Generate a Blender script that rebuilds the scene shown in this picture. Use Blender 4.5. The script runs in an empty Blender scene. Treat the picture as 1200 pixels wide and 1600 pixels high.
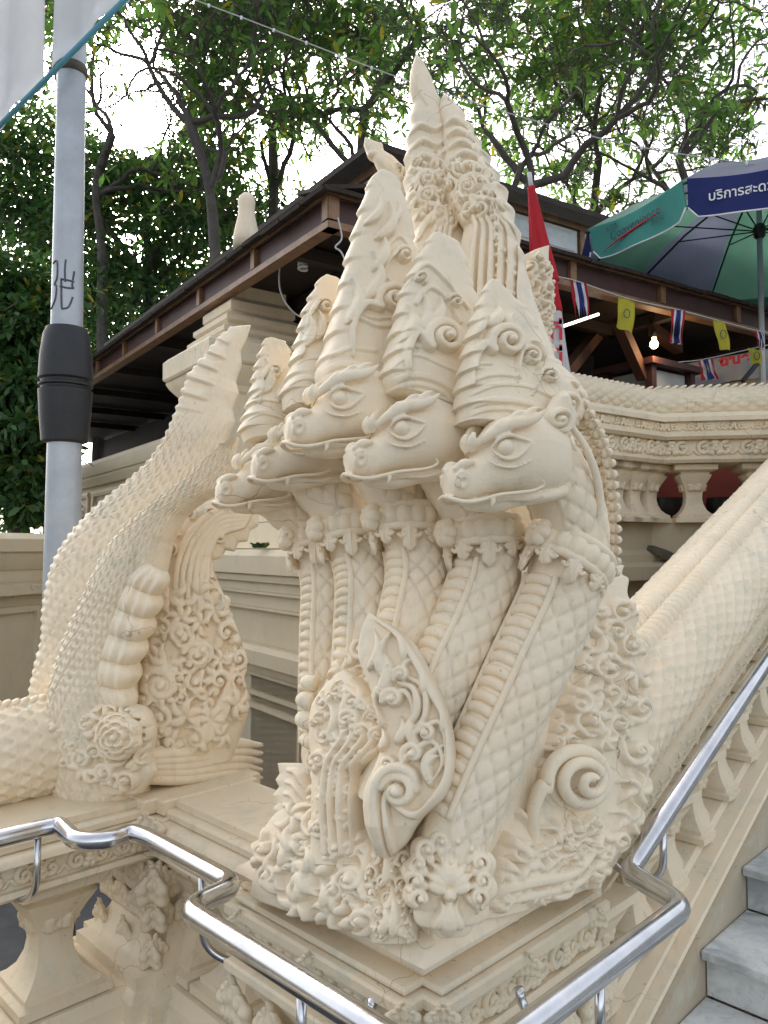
import bpy, bmesh, math, random
import numpy as np
from mathutils import Vector, Matrix
from math import sin, cos, pi, radians, sqrt, atan2
C = bpy.context.scene.collection
SC = bpy.context.scene
# ------------------------------------------------------------------ camera
FPX, CAMZ, PITCH = 1200.0, 1.65, radians(2.6)          # focal length in photo pixels, eye height, upward tilt
cam_d = bpy.data.cameras.new('camera'); cam = bpy.data.objects.new('camera', cam_d); C.objects.link(cam)
cam_d.sensor_fit = 'VERTICAL'; cam_d.sensor_height = 24.0; cam_d.lens = 24.0 * FPX / 1600.0
cam_d.clip_start = 0.05; cam_d.clip_end = 3000
cam.location = (0, 0, CAMZ); cam.rotation_euler = (pi / 2 + PITCH, 0, 0)
SC.camera = cam
# ------------------------------------------------------------------ sky, sun, exposure
SUN_EL, SUN_AZ = radians(29.5), radians(-18.4)         # azimuth measured from +Y towards +X (sun shows left of the middle)
w = bpy.data.worlds.new('World'); SC.world = w; w.use_nodes = True
nt = w.node_tree; bg = nt.nodes['Background']
sky = nt.nodes.new('ShaderNodeTexSky'); sky.sky_type = 'NISHITA'; sky.sun_disc = False
sky.sun_elevation = SUN_EL; sky.sun_rotation = SUN_AZ
sky.air_density = 1.0; sky.dust_density = 6.0; sky.ozone_density = 1.0; sky.altitude = 0
hs = nt.nodes.new('ShaderNodeHueSaturation'); hs.inputs['Saturation'].default_value = 0.35
nt.links.new(sky.outputs[0], hs.inputs['Color']); nt.links.new(hs.outputs[0], bg.inputs[0])
bg.inputs[1].default_value = 0.15
sl = bpy.data.lights.new('sun', 'SUN'); so = bpy.data.objects.new('sun', sl); C.objects.link(so)
sl.energy = 1.2; sl.angle = radians(10.0); sl.color = (1.0, 0.93, 0.82)
sd = Vector((sin(SUN_AZ) * cos(SUN_EL), cos(SUN_AZ) * cos(SUN_EL), sin(SUN_EL)))
so.rotation_euler = sd.to_track_quat('Z', 'Y').to_euler()
SC.view_settings.view_transform = 'Standard'; SC.view_settings.look = 'None'
SC.view_settings.gamma = 1.0; SC.view_settings.use_curve_mapping = False
SC.view_settings.exposure = 1.7
SC.cycles.max_bounces = 8; SC.cycles.diffuse_bounces = 5
# ------------------------------------------------------------------ maths
R2 = math.sqrt(0.5)
CP, SP_ = cos(PITCH), sin(PITCH)
def rays(px, py):
    a = (np.asarray(px, float) - 600) / FPX; b = (800 - np.asarray(py, float)) / FPX
    return np.stack([a, CP - b * SP_, SP_ + b * CP], -1)
def P(px, py, d):
    "point seen at photo pixel (px, py), d metres ahead"
    r = rays(px, py); return np.array([0, 0, CAMZ]) + r * (np.asarray(d, float) / r[..., 1])[..., None]
def W(X, Y, z=0.0):
    "stair frame: X runs up the stair (right and back), Y runs left and back"
    return np.array([(X - Y) * R2, (X + Y) * R2, z])
def nrm(v): v = np.asarray(v, float); return v / (np.linalg.norm(v, axis=-1, keepdims=True) + 1e-12)
def cat(pts, n):
    "Catmull-Rom through pts, n samples evenly spaced by length"
    p = np.asarray(pts, float)
    if len(p) == 2: return p[0] + (p[1] - p[0]) * np.linspace(0, 1, n)[:, None]
    q = np.vstack([2 * p[0] - p[1], p, 2 * p[-1] - p[-2]])
    t = np.linspace(0, 1, 14, endpoint=False)[:, None]; o = []
    for i in range(1, len(q) - 2):
        a, b, c, d = q[i - 1], q[i], q[i + 1], q[i + 2]
        o.append(.5 * (2 * b + (c - a) * t + (2 * a - 5 * b + 4 * c - d) * t**2 + (3 * b - a - 3 * c + d) * t**3))
    o = np.vstack(o + [p[-1:]]); return even(o, n)
def even(p, n):
    p = np.asarray(p, float)
    s = np.concatenate([[0], np.cumsum(np.linalg.norm(np.diff(p, axis=0), axis=1))])
    t = np.linspace(0, s[-1], n)
    return np.stack([np.interp(t, s, p[:, k]) for k in range(p.shape[1])], 1)
def ramp(vals, n):
    v = np.asarray(vals, float)
    if v.ndim == 0: return np.full(n, float(v))
    return cat(np.stack([np.arange(len(v)), v], 1), 400)[:, 1][np.linspace(0, 399, n).astype(int)] if len(v) > 2 else np.linspace(v[0], v[1], n)
# ------------------------------------------------------------------ mesh
def mesh(name, V, Fc, smooth=True):
    "Fc: list of faces, or an (n,4) / (n,3) array"
    V = np.ascontiguousarray(V, dtype=np.float32); me = bpy.data.meshes.new(name)
    if isinstance(Fc, np.ndarray): arrs = [Fc]
    else:
        arrs = [f for f in Fc if isinstance(f, np.ndarray)]
        rest = [f for f in Fc if not isinstance(f, np.ndarray)]
        for k in sorted({len(f) for f in rest}): arrs.append(np.array([f for f in rest if len(f) == k], int))
    arrs = [a for a in arrs if len(a)]
    me.vertices.add(len(V)); me.vertices.foreach_set('co', V.ravel())
    tot = np.concatenate([np.full(len(a), a.shape[1]) for a in arrs]).astype(np.int32)
    me.loops.add(int(tot.sum())); me.polygons.add(len(tot))
    me.loops.foreach_set('vertex_index', np.concatenate([a.ravel() for a in arrs]).astype(np.int32))
    me.polygons.foreach_set('loop_start', (np.cumsum(tot) - tot).astype(np.int32))
    me.polygons.foreach_set('use_smooth', np.full(len(tot), smooth))
    me.update(calc_edges=True); return me
def ob(name, me, mat=None, parent=None):
    o = bpy.data.objects.new(name, me); C.objects.link(o)
    if mat is not None and not me.materials: me.materials.append(mat)
    if parent is not None:
        o.parent = parent; o.matrix_parent_inverse = parent.matrix_world.inverted() if parent.type == 'EMPTY' else Matrix()
    return o
def thing(name, label, cat_, loc=(0, 0, 0), group=None):
    o = bpy.data.objects.new(name, None); C.objects.link(o); o.empty_display_size = .1
    o.location = tuple(float(v) for v in loc); o.matrix_world = Matrix.Translation(o.location)
    return tag(o, label, cat_, group)
def tag(o, label=None, cat_=None, group=None, kind=None):
    if label: o['label'] = label
    if cat_: o['category'] = cat_
    if group: o['group'] = group
    if kind: o['kind'] = kind
    return o
def grid_faces(nr, nc, wrap=False):
    r = np.arange(nr - 1)[:, None]; c = np.arange(nc if wrap else nc - 1)[None, :]; c1 = (c + 1) % nc
    return np.stack([r * nc + c, r * nc + c1, (r + 1) * nc + c1, (r + 1) * nc + c], -1).reshape(-1, 4)
class MB:
    "collects pieces of ONE part"
    def __init__(s): s.V, s.F, s.n = [], [], 0
    def add(s, V, Fc):
        V = np.asarray(V, float)
        for f in ([Fc] if isinstance(Fc, np.ndarray) else Fc):
            s.F.append(f + s.n if isinstance(f, np.ndarray) else [i + s.n for i in f])
        s.V.append(V); s.n += len(V); return s
    def obj(s, name, mat, parent=None, smooth=True): return ob(name, mesh(name, np.vstack(s.V), s.F, smooth), mat, parent)
def box_vf(c, ax, ay, az):
    c, ax, ay, az = map(lambda v: np.asarray(v, float), (c, ax, ay, az))
    V = [c + sx * ax + sy * ay + sz * az for sz in (-1, 1) for sx, sy in ((-1, -1), (1, -1), (1, 1), (-1, 1))]
    return np.array(V), np.array([[3, 2, 1, 0], [4, 5, 6, 7], [0, 1, 5, 4], [1, 2, 6, 5], [2, 3, 7, 6], [3, 0, 4, 7]])
def bar_vf(p, q, w, h, up=(0, 0, 1)):
    p, q = np.asarray(p, float), np.asarray(q, float); t = nrm(q - p); s = nrm(np.cross(t, up)); u = np.cross(s, t)
    return box_vf((p + q) / 2, (q - p) / 2, s * w / 2, u * h / 2)
def bevel_mesh(me, w, seg=2):
    bm = bmesh.new(); bm.from_mesh(me)
    bmesh.ops.bevel(bm, geom=list(bm.edges), offset=w, segments=seg, affect='EDGES', profile=.6); bm.to_mesh(me); bm.free(); return me
def frames(path, ref):
    T = nrm(np.gradient(path, axis=0)); ref = np.asarray(ref, float)
    ref = np.broadcast_to(ref, T.shape); N = nrm(ref - (ref * T).sum(1, keepdims=True) * T); B = np.cross(T, N); return T, N, B
def sweep_vf(path, rad, nseg=16, ref=(0, 0, 1), disp=None, flat=None, caps=True):
    """tube; rad (n,) along N and flat*(n,) along B; theta=0 looks along ref; disp(s, theta)->metres"""
    path = np.asarray(path, float); n = len(path); rad = np.broadcast_to(np.asarray(rad, float), (n,))
    T, N, B = frames(path, ref); th = np.arange(nseg) * 2 * pi / nseg
    S = np.linspace(0, 1, n)[:, None] + 0 * th; TH = th[None] + 0 * S
    ra = rad[:, None] + 0 * TH; rb = ra * (1.0 if flat is None else np.broadcast_to(np.asarray(flat, float), (n,))[:, None])
    if disp is not None:
        dd = disp(S, TH); ra = ra + dd; rb = rb + dd
    V = path[:, None] + N[:, None] * (ra * np.cos(TH))[..., None] + B[:, None] * (rb * np.sin(TH))[..., None]
    V = V.reshape(-1, 3); Fc = [grid_faces(n, nseg, True)[:, ::-1]]
    if caps:
        V = np.vstack([V, path[0], path[-1]]); a = len(V) - 2; k = np.arange(nseg); k1 = (k + 1) % nseg
        Fc.append(np.stack([np.full(nseg, a), k, k1], 1)); e = (n - 1) * nseg
        Fc.append(np.stack([np.full(nseg, a + 1), e + k1, e + k], 1))
    return V, Fc
def sweep(name, path, rad, mat, parent, **k):
    V, Fc = sweep_vf(path, rad, **k); return ob(name, mesh(name, V, Fc), mat, parent)
def lathe_vf(prof, seg=24, c=(0, 0, 0), rot=0.0, square=False):
    prof = np.asarray(prof, float); th = np.arange(seg) * 2 * pi / seg + rot
    V = np.stack([prof[:, 0:1] * np.cos(th), prof[:, 0:1] * np.sin(th), prof[:, 1:2] + 0 * th], -1).reshape(-1, 3) + np.asarray(c)
    n = len(prof); Fc = [grid_faces(n, seg, True), list(range(seg))[::-1], [(n - 1) * seg + i for i in range(seg)]]
    return V, Fc
def stack_vf(poly, prof, frame=W):
    "poly: plan outline (anticlockwise) in the stair frame; prof: (offset, z) rings from below upwards"
    p = np.asarray(poly, float); a = nrm(p - np.roll(p, 1, 0)); b = nrm(np.roll(p, -1, 0) - p)
    na = np.stack([a[:, 1], -a[:, 0]], 1); nb = np.stack([b[:, 1], -b[:, 0]], 1)
    m = (na + nb) / (1 + (na * nb).sum(1, keepdims=True)); V = []
    for o, z in prof:
        q = p + m * o; V.append(np.array([frame(x, y, z) for x, y in q]))
    V = np.vstack(V); k = len(p)
    return V, [grid_faces(len(prof), k, True), list(range(k))[::-1], [(len(prof) - 1) * k + i for i in range(k)]]
def redent(x0, x1, y0, y1, d, e=None):
    "rectangle with stepped (redented) corners"
    e = e or d
    return [(x0 + d, y0), (x1 - d, y0), (x1 - d, y0 + e), (x1, y0 + e), (x1, y1 - e), (x1 - d, y1 - e), (x1 - d, y1), (x0 + d, y1), (x0 + d, y1 - e), (x0, y1 - e), (x0, y0 + e), (x0 + d, y0 + e)]
def prism_vf(prof, p0, p1, out):
    "closed profile (out, up) run from p0 to p1 (ends stay vertical)"
    prof = np.asarray(prof, float); out = nrm(out); k = len(prof)
    V = np.vstack([np.asarray(p) + prof[:, 0:1] * out + prof[:, 1:2] * np.array([0, 0, 1.]) for p in (p0, p1)])
    return V, [grid_faces(2, k, True), list(range(k))[::-1], [k + i for i in range(k)]]
def grooved(me, angle=35):
    "flat faces stay flat, soft turns stay soft"
    try: me.set_sharp_from_angle(angle=radians(angle))
    except Exception: pass
    return me
# ------------------------------------------------------------------ carved relief
class Patch:
    "a carving plane: through point p0, its outward normal turned by yaw (0 looks at -Y, + turns to +X) and leant back by tilt"
    def __init__(s, p0, yaw=0.0, tilt=0.0):
        y, t = radians(yaw), radians(tilt); s.o = np.asarray(p0, float)
        s.A = np.array([cos(y), sin(y), 0]); n0 = np.array([sin(y), -cos(y), 0])
        s.N = n0 * cos(t) + np.array([0, 0, 1]) * sin(t); s.B = np.cross(s.N, s.A)
        s.B = s.B if s.B[2] > 0 else -s.B
    def ab(s, pts):
        pts = np.asarray(pts, float); r = rays(pts[..., 0], pts[..., 1]); c = np.array([0, 0, CAMZ])
        t = ((s.o - c) @ s.N) / (r @ s.N); q = c + r * t[..., None] - s.o
        return np.stack([q @ s.A, q @ s.B], -1)
    def sc(s, pt=None): return s.o[1] / FPX          # metres per photo pixel, about
    def at(s, ab, h=0.0): ab = np.asarray(ab, float); return s.o + ab[..., 0:1] * s.A + ab[..., 1:2] * s.B + np.asarray(h, float)[..., None] * s.N
    def px(s, x, y, h=0.0): return s.at(s.ab((x, y)), np.asarray(h))
class Relief:
    "ridges and grooves in a patch's plane, given in photo pixels"
    def __init__(s, patch, off=0.0):
        "off: height of the carved surface above the plane, so that pixels land on the surface"
        q = Patch.__new__(Patch); q.A, q.B, q.N, q.o = patch.A, patch.B, patch.N, patch.o + patch.N * off
        s.p = q; s.k = patch.sc(); s.r = []; s.g = []
    def line(s, pts, w, h, n=24, neg=False):
        p = s.p.ab(cat(pts, n)); (s.g if neg else s.r).append((p, ramp(w, n) * s.k, ramp(h, n))); return s
    def groove(s, pts, w, h, n=24): return s.line(pts, w, h, n, True)
    def spiral(s, cx, cy, r, turns=1.6, d=1, a0=0.0, w=None, h=.02, tail=None, eye=.28, sq=1.0):
        "volute: starts on radius r at angle a0 (deg, image axes) and winds in"
        n = int(18 * turns) + 6; t = np.linspace(0, 1, n); a = radians(a0) + d * t * turns * 2 * pi
        rr = r * ((1 - t) * (1 - .12) + .12); w = w or r * .33
        pts = np.stack([cx + rr * np.cos(a), cy + sq * rr * np.sin(a)], 1); ww = w * (1 - .45 * t); hh = h * (.75 + .35 * t)
        if tail is not None:
            tl = cat(list(tail) + [tuple(pts[0])], 16)[:-1]; pts = np.vstack([tl, pts])
            ww = np.concatenate([np.linspace(w * .25, w, 15), ww]); hh = np.concatenate([np.linspace(h * .4, h * .75, 15), hh])
        s.r.append((s.p.ab(pts), ww * s.k, hh))
        s.r.append((s.p.ab(np.array([(cx, cy), (cx + .5, cy)])), np.full(2, r * eye) * s.k, np.full(2, h * 1.25))); return s
    def blob(s, cx, cy, r, h): s.r.append((s.p.ab(np.array([(cx - .2, cy), (cx + .2, cy)])), np.full(2, r) * s.k, np.full(2, h))); return s
    def flame(s, x0, y0, x1, y1, bend, w, h, n=14):
        "leaf that swells in the middle and ends in a point"
        t = np.linspace(0, 1, n); dx, dy = x1 - x0, y1 - y0; q = np.sin(pi * t) * bend
        pts = np.stack([x0 + dx * t - dy * q, y0 + dy * t + dx * q], 1); ww = w * (.25 + np.sin(pi * t**.8)) * (1 - .55 * t)
        s.r.append((s.p.ab(pts), np.maximum(ww, .6) * s.k, h * (.45 + .55 * np.sin(pi * t**.7)))); return s
    def fill(s, poly, r0, r1, n, seed, h=.016, flow=None):
        "packs the outline with curling tendrils of different size"
        rn = random.Random(seed); poly = np.asarray(poly, float); lo, hi = poly.min(0), poly.max(0); got = []; tries = 0
        while len(got) < n and tries < 6000:
            tries += 1; x, y = rn.uniform(lo[0], hi[0]), rn.uniform(lo[1], hi[1]); f = 1 - tries / 6000; r = r0 + (r1 - r0) * f * rn.uniform(.5, 1)
            if not inside(poly, x, y) or any((x - a)**2 + (y - b)**2 < (r + c)**2 * 1.05 for a, b, c in got): continue
            got.append((x, y, r)); d = rn.choice((-1, 1)); a = rn.uniform(0, 360) if flow is None else flow + rn.uniform(-40, 40)
            ar = radians(a); tx, ty = x + r * cos(ar) + d * r * 1.1 * sin(ar), y + r * sin(ar) - d * r * 1.1 * cos(ar)
            kind = rn.random(); hk = h * (.65 + .5 * r / r1)
            if kind < .62:
                s.spiral(x, y, r * .92, rn.uniform(.9, 1.35), d, a, w=r * .36, h=hk, eye=.34, tail=[(tx - r * .3 * cos(ar), ty - r * .3 * sin(ar)), ((tx + x + r * cos(ar)) / 2, (ty + y + r * sin(ar)) / 2)])
            for j in range(3 if kind < .62 else 5):
                b = ar + (rn.uniform(1.2, 4.8) if kind < .62 else j * 1.05 - 2.1); q0 = .75 if kind < .62 else .05
                s.flame(x + r * q0 * cos(b), y + r * q0 * sin(b), x + r * 1.8 * cos(b + .4 * d), y + r * 1.8 * sin(b + .4 * d), .28 * d, r * .42, hk * rn.uniform(.65, 1.0))
        return s
    def field(s, ab):
        sh = ab.shape[:-1]; q = ab.reshape(-1, 2); H = np.zeros(len(q)); G = np.zeros(len(q))
        for lst, out in ((s.r, H), (s.g, G)):
            for p, wd, ht in lst:
                m = wd.max(); sel = np.where((q[:, 0] > p[:, 0].min() - m) & (q[:, 0] < p[:, 0].max() + m) & (q[:, 1] > p[:, 1].min() - m) & (q[:, 1] < p[:, 1].max() + m))[0]
                if not len(sel): continue
                qq = q[sel]; best = np.zeros(len(sel))
                for i in range(len(p) - 1):
                    a, b = p[i], p[i + 1]; ab_ = b - a; L = (ab_**2).sum() + 1e-12
                    t = np.clip(((qq - a) @ ab_) / L, 0, 1); dd = np.hypot(qq[:, 0] - a[0] - t * ab_[0], qq[:, 1] - a[1] - t * ab_[1])
                    ww = wd[i] + (wd[i + 1] - wd[i]) * t; hh = ht[i] + (ht[i + 1] - ht[i]) * t
                    x = 1 - (dd / ww)**2; np.maximum(best, np.where(x > 0, hh * np.minimum(1, 1.55 * np.maximum(x, 0))**.55 * (.82 + .18 * np.maximum(x, 0)), 0), out=best)
                out[sel] = np.maximum(out[sel], best)
        return (H - G).reshape(sh)
def saw(pts, n, amp, sgn):
    "leaf-tip steps along an outline (foot to tip); sgn -1 for a left edge, +1 for a right edge; returns outline and tip positions"
    m = n * 8; p = cat(pts, m); t = nrm(np.gradient(p, axis=0)); nn = np.stack([-t[:, 1], t[:, 0]], 1) * sgn; f = np.mod(np.arange(m) / 8., 1.0); k = amp * (f - .25) * np.minimum(1, (m - 1 - np.arange(m)) / 12.)
    q = p + nn * k[:, None]; i = np.arange(n) * 8 + 7; return [tuple(v) for v in q], [(p[j], t[j], -nn[j]) for j in i[:-1]]
def inside(poly, x, y):
    c = False; n = len(poly); j = n - 1
    for i in range(n):
        if (poly[i][1] > y) != (poly[j][1] > y) and x < (poly[j][0] - poly[i][0]) * (y - poly[i][1]) / (poly[j][1] - poly[i][1]) + poly[i][0]: c = not c
        j = i
    return c
_rng = np.random.default_rng(5)
def lump(V, a):
    "hand-finished plaster: slow unevenness of amplitude a (metres)"
    V = np.asarray(V, float); o = np.zeros_like(V)
    for f, g in ((23., .5), (61., .3), (140., .2)):
        for k in range(3): o[:, k] += g * np.sin(f * (V[:, (k + 1) % 3] + .7 * V[:, (k + 2) % 3]) + 1.7 * k + f) * np.cos(f * .83 * V[:, k] + f * .6 * V[:, (k + 2) % 3])
    return V + o * a
def loft_vf(patch, L, R, th, nu=60, nv=120, relief=None, pw=2.4, back=.8, nb=9, lean=None, sharp=False, fn=None, rough=.0008):
    """solid lens between a left and a right outline (photo pixels, both from foot to tip) lying in a patch;
    th: half thickness (metres, scalar or list along v); lean: extra push along the normal along v; fn(u, v, a, b) extra relief"""
    l = patch.ab(even(L, nv) if sharp else cat(L, nv)); r = patch.ab(even(R, nv) if sharp else cat(R, nv))
    u = np.linspace(0, 1, nu); c = 2 * u - 1; u = .5 + .5 * np.sign(c) * np.abs(c)**.85
    T = ramp(th, nv); wd = np.linalg.norm(r - l, axis=1); T = np.minimum(T, wd * .5 + .002); le = np.zeros(nv) if lean is None else ramp(lean, nv)
    ab = l[:, None] + (r - l)[:, None] * u[None, :, None]; c = np.abs(2 * u - 1); dome = (1 - c**pw)**(1 / pw)
    hf = T[:, None] * dome[None]
    if relief is not None: hf = hf + relief.field(ab) * np.minimum(1, dome * 1.8)[None]
    if fn is not None:
        vv = np.linspace(0, 1, nv)[:, None] + 0 * u; hf = hf + fn(u[None] + 0 * vv, vv, ab[..., 0], ab[..., 1])
    Vf = patch.at(ab, hf + le[:, None])
    ub = np.linspace(1, 0, nb + 2)[1:-1]; abb = l[:, None] + (r - l)[:, None] * ub[None, :, None]
    hb = -T[:, None] * back * ((1 - np.abs(2 * ub - 1)**pw)**(1 / pw))[None]
    Vb = patch.at(abb, hb + le[:, None]); nc = nu + nb
    V = np.concatenate([Vf, Vb], 1).reshape(-1, 3)
    if rough: V = lump(V, rough)
    Fc = [grid_faces(nv, nc, True), list(range(nc))[::-1], [(nv - 1) * nc + i for i in range(nc)]]
    return V, Fc
def loft(name, patch, L, R, th, mat, parent, **k):
    V, Fc = loft_vf(patch, L, R, th, **k); return ob(name, mesh(name, V, Fc), mat, parent)
def scales(U, V, h, tip=.0):
    "overlapping rounded scales; U across, V along (one unit = one scale), tips towards -V"
    out = np.zeros_like(U)
    for k in (0, 1, 2):
        row = np.floor(V) + k - 1; off = np.where(np.mod(row, 2) < 1, 0., .5); x = np.mod(U + off, 1) - .5; y = V - row      # y grows away from the tip
        edge = .9 * np.abs(x)**1.7 * 2.2 + tip * np.abs(x); t = y - edge + .28
        out = np.maximum(out, np.where((t > 0) & (t < 1.6), h * (1 - t / 1.6) * np.minimum(1, t / .1) * (1 - .9 * np.abs(x)**3), 0))
    return out
def diamonds(U, V, wd, h):
    "lozenge net cut as grooves of width wd"
    a = np.abs(np.mod(U + V, 1) - .5) * 2; b = np.abs(np.mod(U - V, 1) - .5) * 2; m = np.minimum(1 - a, 1 - b)
    return h * (np.minimum(1, m / wd)**.6 - 1) + h * .6 * np.sin(np.minimum(m, 1) * pi / 2)
# ------------------------------------------------------------------ materials
def mat_new(name):
    m = bpy.data.materials.new(name); m.use_nodes = True; t = m.node_tree; return m, t, t.nodes['Principled BSDF']
def nd(t, kind, **k):
    n = t.nodes.new(kind)
    for a, b in k.items():
        if a in n.inputs.keys() if hasattr(n.inputs, 'keys') else False: n.inputs[a].default_value = b
        else: setattr(n, a, b)
    return n
def noise(t, sc, det=6, rough=.6, co=None, dist=0.0):
    n = t.nodes.new('ShaderNodeTexNoise'); n.inputs['Scale'].default_value = sc; n.inputs['Detail'].default_value = det
    n.inputs['Roughness'].default_value = rough; n.inputs['Distortion'].default_value = dist
    if co is not None: t.links.new(co, n.inputs['Vector'])
    return n.outputs['Fac']
def cr(t, fac, stops):
    r = t.nodes.new('ShaderNodeValToRGB'); e = r.color_ramp.elements
    while len(e) < len(stops): e.new(.5)
    for i, (p, c) in enumerate(stops): e[i].position = p; e[i].color = (*c, 1) if len(c) == 3 else c
    t.links.new(fac, r.inputs[0]); return r.outputs[0]
def mix(t, fac, a, b, mode='MIX'):
    m = t.nodes.new('ShaderNodeMix'); m.data_type = 'RGBA'; m.blend_type = mode
    for s, v in ((m.inputs[0], fac), (m.inputs[6], a), (m.inputs[7], b)):
        if hasattr(v, 'links') or hasattr(v, 'is_linked'): t.links.new(v, s)
        else: s.default_value = v if not isinstance(v, tuple) or len(v) == 4 else (*v, 1)
    return m.outputs[2]
def bump(t, b, h, st, dist=.01):
    n = t.nodes.new('ShaderNodeBump'); n.inputs['Strength'].default_value = st; n.inputs['Distance'].default_value = dist
    t.links.new(h, n.inputs['Height']); t.links.new(n.outputs[0], b.inputs['Normal']); return n
def geo(t): return t.nodes.new('ShaderNodeNewGeometry').outputs['Position']
def objco(t): return t.nodes.new('ShaderNodeTexCoord').outputs['Object']
G3 = lambda v: (v, v, v)
def plaster(name, col, dirt=(.30, .25, .17), green=(.56, .55, .43), rough=.62, k=1.0, gloss=.35):
    m, t, b = mat_new(name); co = geo(t)
    base = mix(t, cr(t, noise(t, 2.6, 5, .6, co), [(.35, G3(0)), (.68, G3(1))]), tuple(c * .93 for c in col), tuple(min(.9, c * 1.04) for c in col))
    base = mix(t, cr(t, noise(t, 5.5, 6, .65, co), [(.50, G3(0)), (.72, G3(.5))]), base, (col[0] * .97, col[1] * .88, col[2] * .80))          # peach repaint
    base = mix(t, cr(t, noise(t, 9, 8, .7, co), [(.53, G3(0)), (.70, G3(.55 * k))]), base, green)      # washed, greyer paint
    st = t.nodes.new('ShaderNodeMapping'); st.inputs['Scale'].default_value = (7, 7, 1.1); t.links.new(co, st.inputs[0])
    base = mix(t, cr(t, noise(t, 3.0, 8, .72, st.outputs[0]), [(.57, G3(0)), (.78, G3(.38 * k))]), base, dirt)   # rain runs
    base = mix(t, cr(t, noise(t, 60, 3, .5, co), [(.71, G3(0)), (.77, G3(.4 * k))]), base, tuple(c * .45 for c in dirt))   # specks
    vo = t.nodes.new('ShaderNodeTexVoronoi'); vo.feature = 'DISTANCE_TO_EDGE'; vo.inputs['Scale'].default_value = 4.5; wn = t.nodes.new('ShaderNodeVectorMath'); wn.operation = 'ADD'
    nz = t.nodes.new('ShaderNodeTexNoise'); nz.inputs['Scale'].default_value = 9; t.links.new(co, nz.inputs['Vector']); vs = t.nodes.new('ShaderNodeVectorMath'); vs.operation = 'SCALE'; vs.inputs['Scale'].default_value = .12
    t.links.new(nz.outputs['Color'], vs.inputs[0]); t.links.new(co, wn.inputs[0]); t.links.new(vs.outputs[0], wn.inputs[1]); t.links.new(wn.outputs[0], vo.inputs['Vector'])
    ck = t.nodes.new('ShaderNodeMath'); ck.operation = 'MULTIPLY'; t.links.new(cr(t, vo.outputs['Distance'], [(.0, G3(.8)), (.006, G3(0))]), ck.inputs[0]); t.links.new(cr(t, noise(t, 2.2, 3, .5, co), [(.55, G3(0)), (.62, G3(1))]), ck.inputs[1])
    base = mix(t, ck.outputs[0], base, tuple(c * .6 for c in dirt))   # hairline cracks
    t.links.new(base, b.inputs['Base Color']); b.inputs['Roughness'].default_value = rough
    b.inputs['Specular IOR Level'].default_value = gloss
    a = t.nodes.new('ShaderNodeMath'); a.operation = 'ADD'
    t.links.new(noise(t, 55, 6, .65, co), a.inputs[0]); t.links.new(noise(t, 260, 3, .6, co), a.inputs[1])
    bump(t, b, a.outputs[0], .22, .006); return m
M = {}
M['cream'] = plaster('cream_painted_plaster', (.86, .74, .555))
M['cream2'] = plaster('cream_moulding_paint', (.78, .67, .49), k=1.3)
M['wall'] = plaster('beige_wall_paint', (.60, .515, .365), k=1.2, rough=.7)
M['stone'] = plaster('stringer_stone', (.50, .43, .31), k=1.5, rough=.8)
def simple(name, col, rough=.6, metal=0.0, spec=.5, var=.0, sc=8.0, bmp=0.0, bsc=60.0, dark=None):
    m, t, b = mat_new(name); b.inputs['Roughness'].default_value = rough; b.inputs['Metallic'].default_value = metal; b.inputs['Specular IOR Level'].default_value = spec
    co = objco(t)
    if var:
        d = dark or tuple(c * (1 - var) for c in col)
        t.links.new(mix(t, cr(t, noise(t, sc, 7, .65, co), [(.35, G3(0)), (.7, G3(1))]), d, col), b.inputs['Base Color'])
    else: b.inputs['Base Color'].default_value = (*col, 1)
    if bmp: bump(t, b, noise(t, bsc, 5, .6, co), bmp, .01)
    return m
def emit(name, col, s):
    m, t, b = mat_new(name); b.inputs['Base Color'].default_value = (*col, 1); b.inputs['Emission Color'].default_value = (*col, 1); b.inputs['Emission Strength'].default_value = s; return m
# brushed stainless steel with handling marks
m, t, b = mat_new('stainless_steel'); b.inputs['Metallic'].default_value = 1; co = geo(t)
t.links.new(cr(t, noise(t, 14, 6, .6, co), [(.3, (.50, .50, .52)), (.7, (.66, .66, .67))]), b.inputs['Base Color'])
t.links.new(cr(t, noise(t, 30, 8, .7, co), [(.3, G3(.13)), (.75, G3(.26))]), b.inputs['Roughness']); bump(t, b, noise(t, 25, 3, .5, co), .02, .002); M['steel'] = m
# grey-white veined marble
m, t, b = mat_new('grey_marble'); co = geo(t)
v = cr(t, noise(t, 3.2, 9, .62, co, 1.6), [(.38, (.34, .37, .38)), (.48, (.56, .58, .57)), (.60, (.70, .71, .69))])
v = mix(t, cr(t, noise(t, 1.3, 10, .75, co, 2.5), [(.55, G3(0)), (.66, G3(.8))]), v, (.22, .25, .28))
v = mix(t, cr(t, noise(t, 40, 5, .7, co), [(.52, G3(0)), (.75, G3(.6))]), v, (.36, .33, .26))
t.links.new(v, b.inputs['Base Color']); t.links.new(cr(t, noise(t, 18, 6, .7, co), [(.3, G3(.35)), (.7, G3(.65))]), b.inputs['Roughness']); bump(t, b, noise(t, 120, 4, .6, co), .12, .003); M['marble'] = m
M['floor'] = simple('dark_stone_floor', (.10, .105, .11), .8, var=.5, sc=5, bmp=.3)
M['timber'] = simple('varnished_brown_timber', (.30, .165, .085), .5, var=.45, sc=9, bmp=.15)
M['panel'] = simple('dark_red_brown_board', (.085, .035, .03), .55, var=.4, sc=6, bmp=.1)
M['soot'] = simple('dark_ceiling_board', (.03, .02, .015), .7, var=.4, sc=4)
M['tile'] = simple('weathered_roof_tile', (.05, .036, .028), .85, var=.5, sc=7, bmp=.4)
M['plank'] = simple('grey_weathered_plank', (.13, .115, .09), .8, var=.4, sc=12, bmp=.3)
M['glass'] = simple('window_pane', (.55, .60, .58), .15, var=.25, sc=6)
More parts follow.
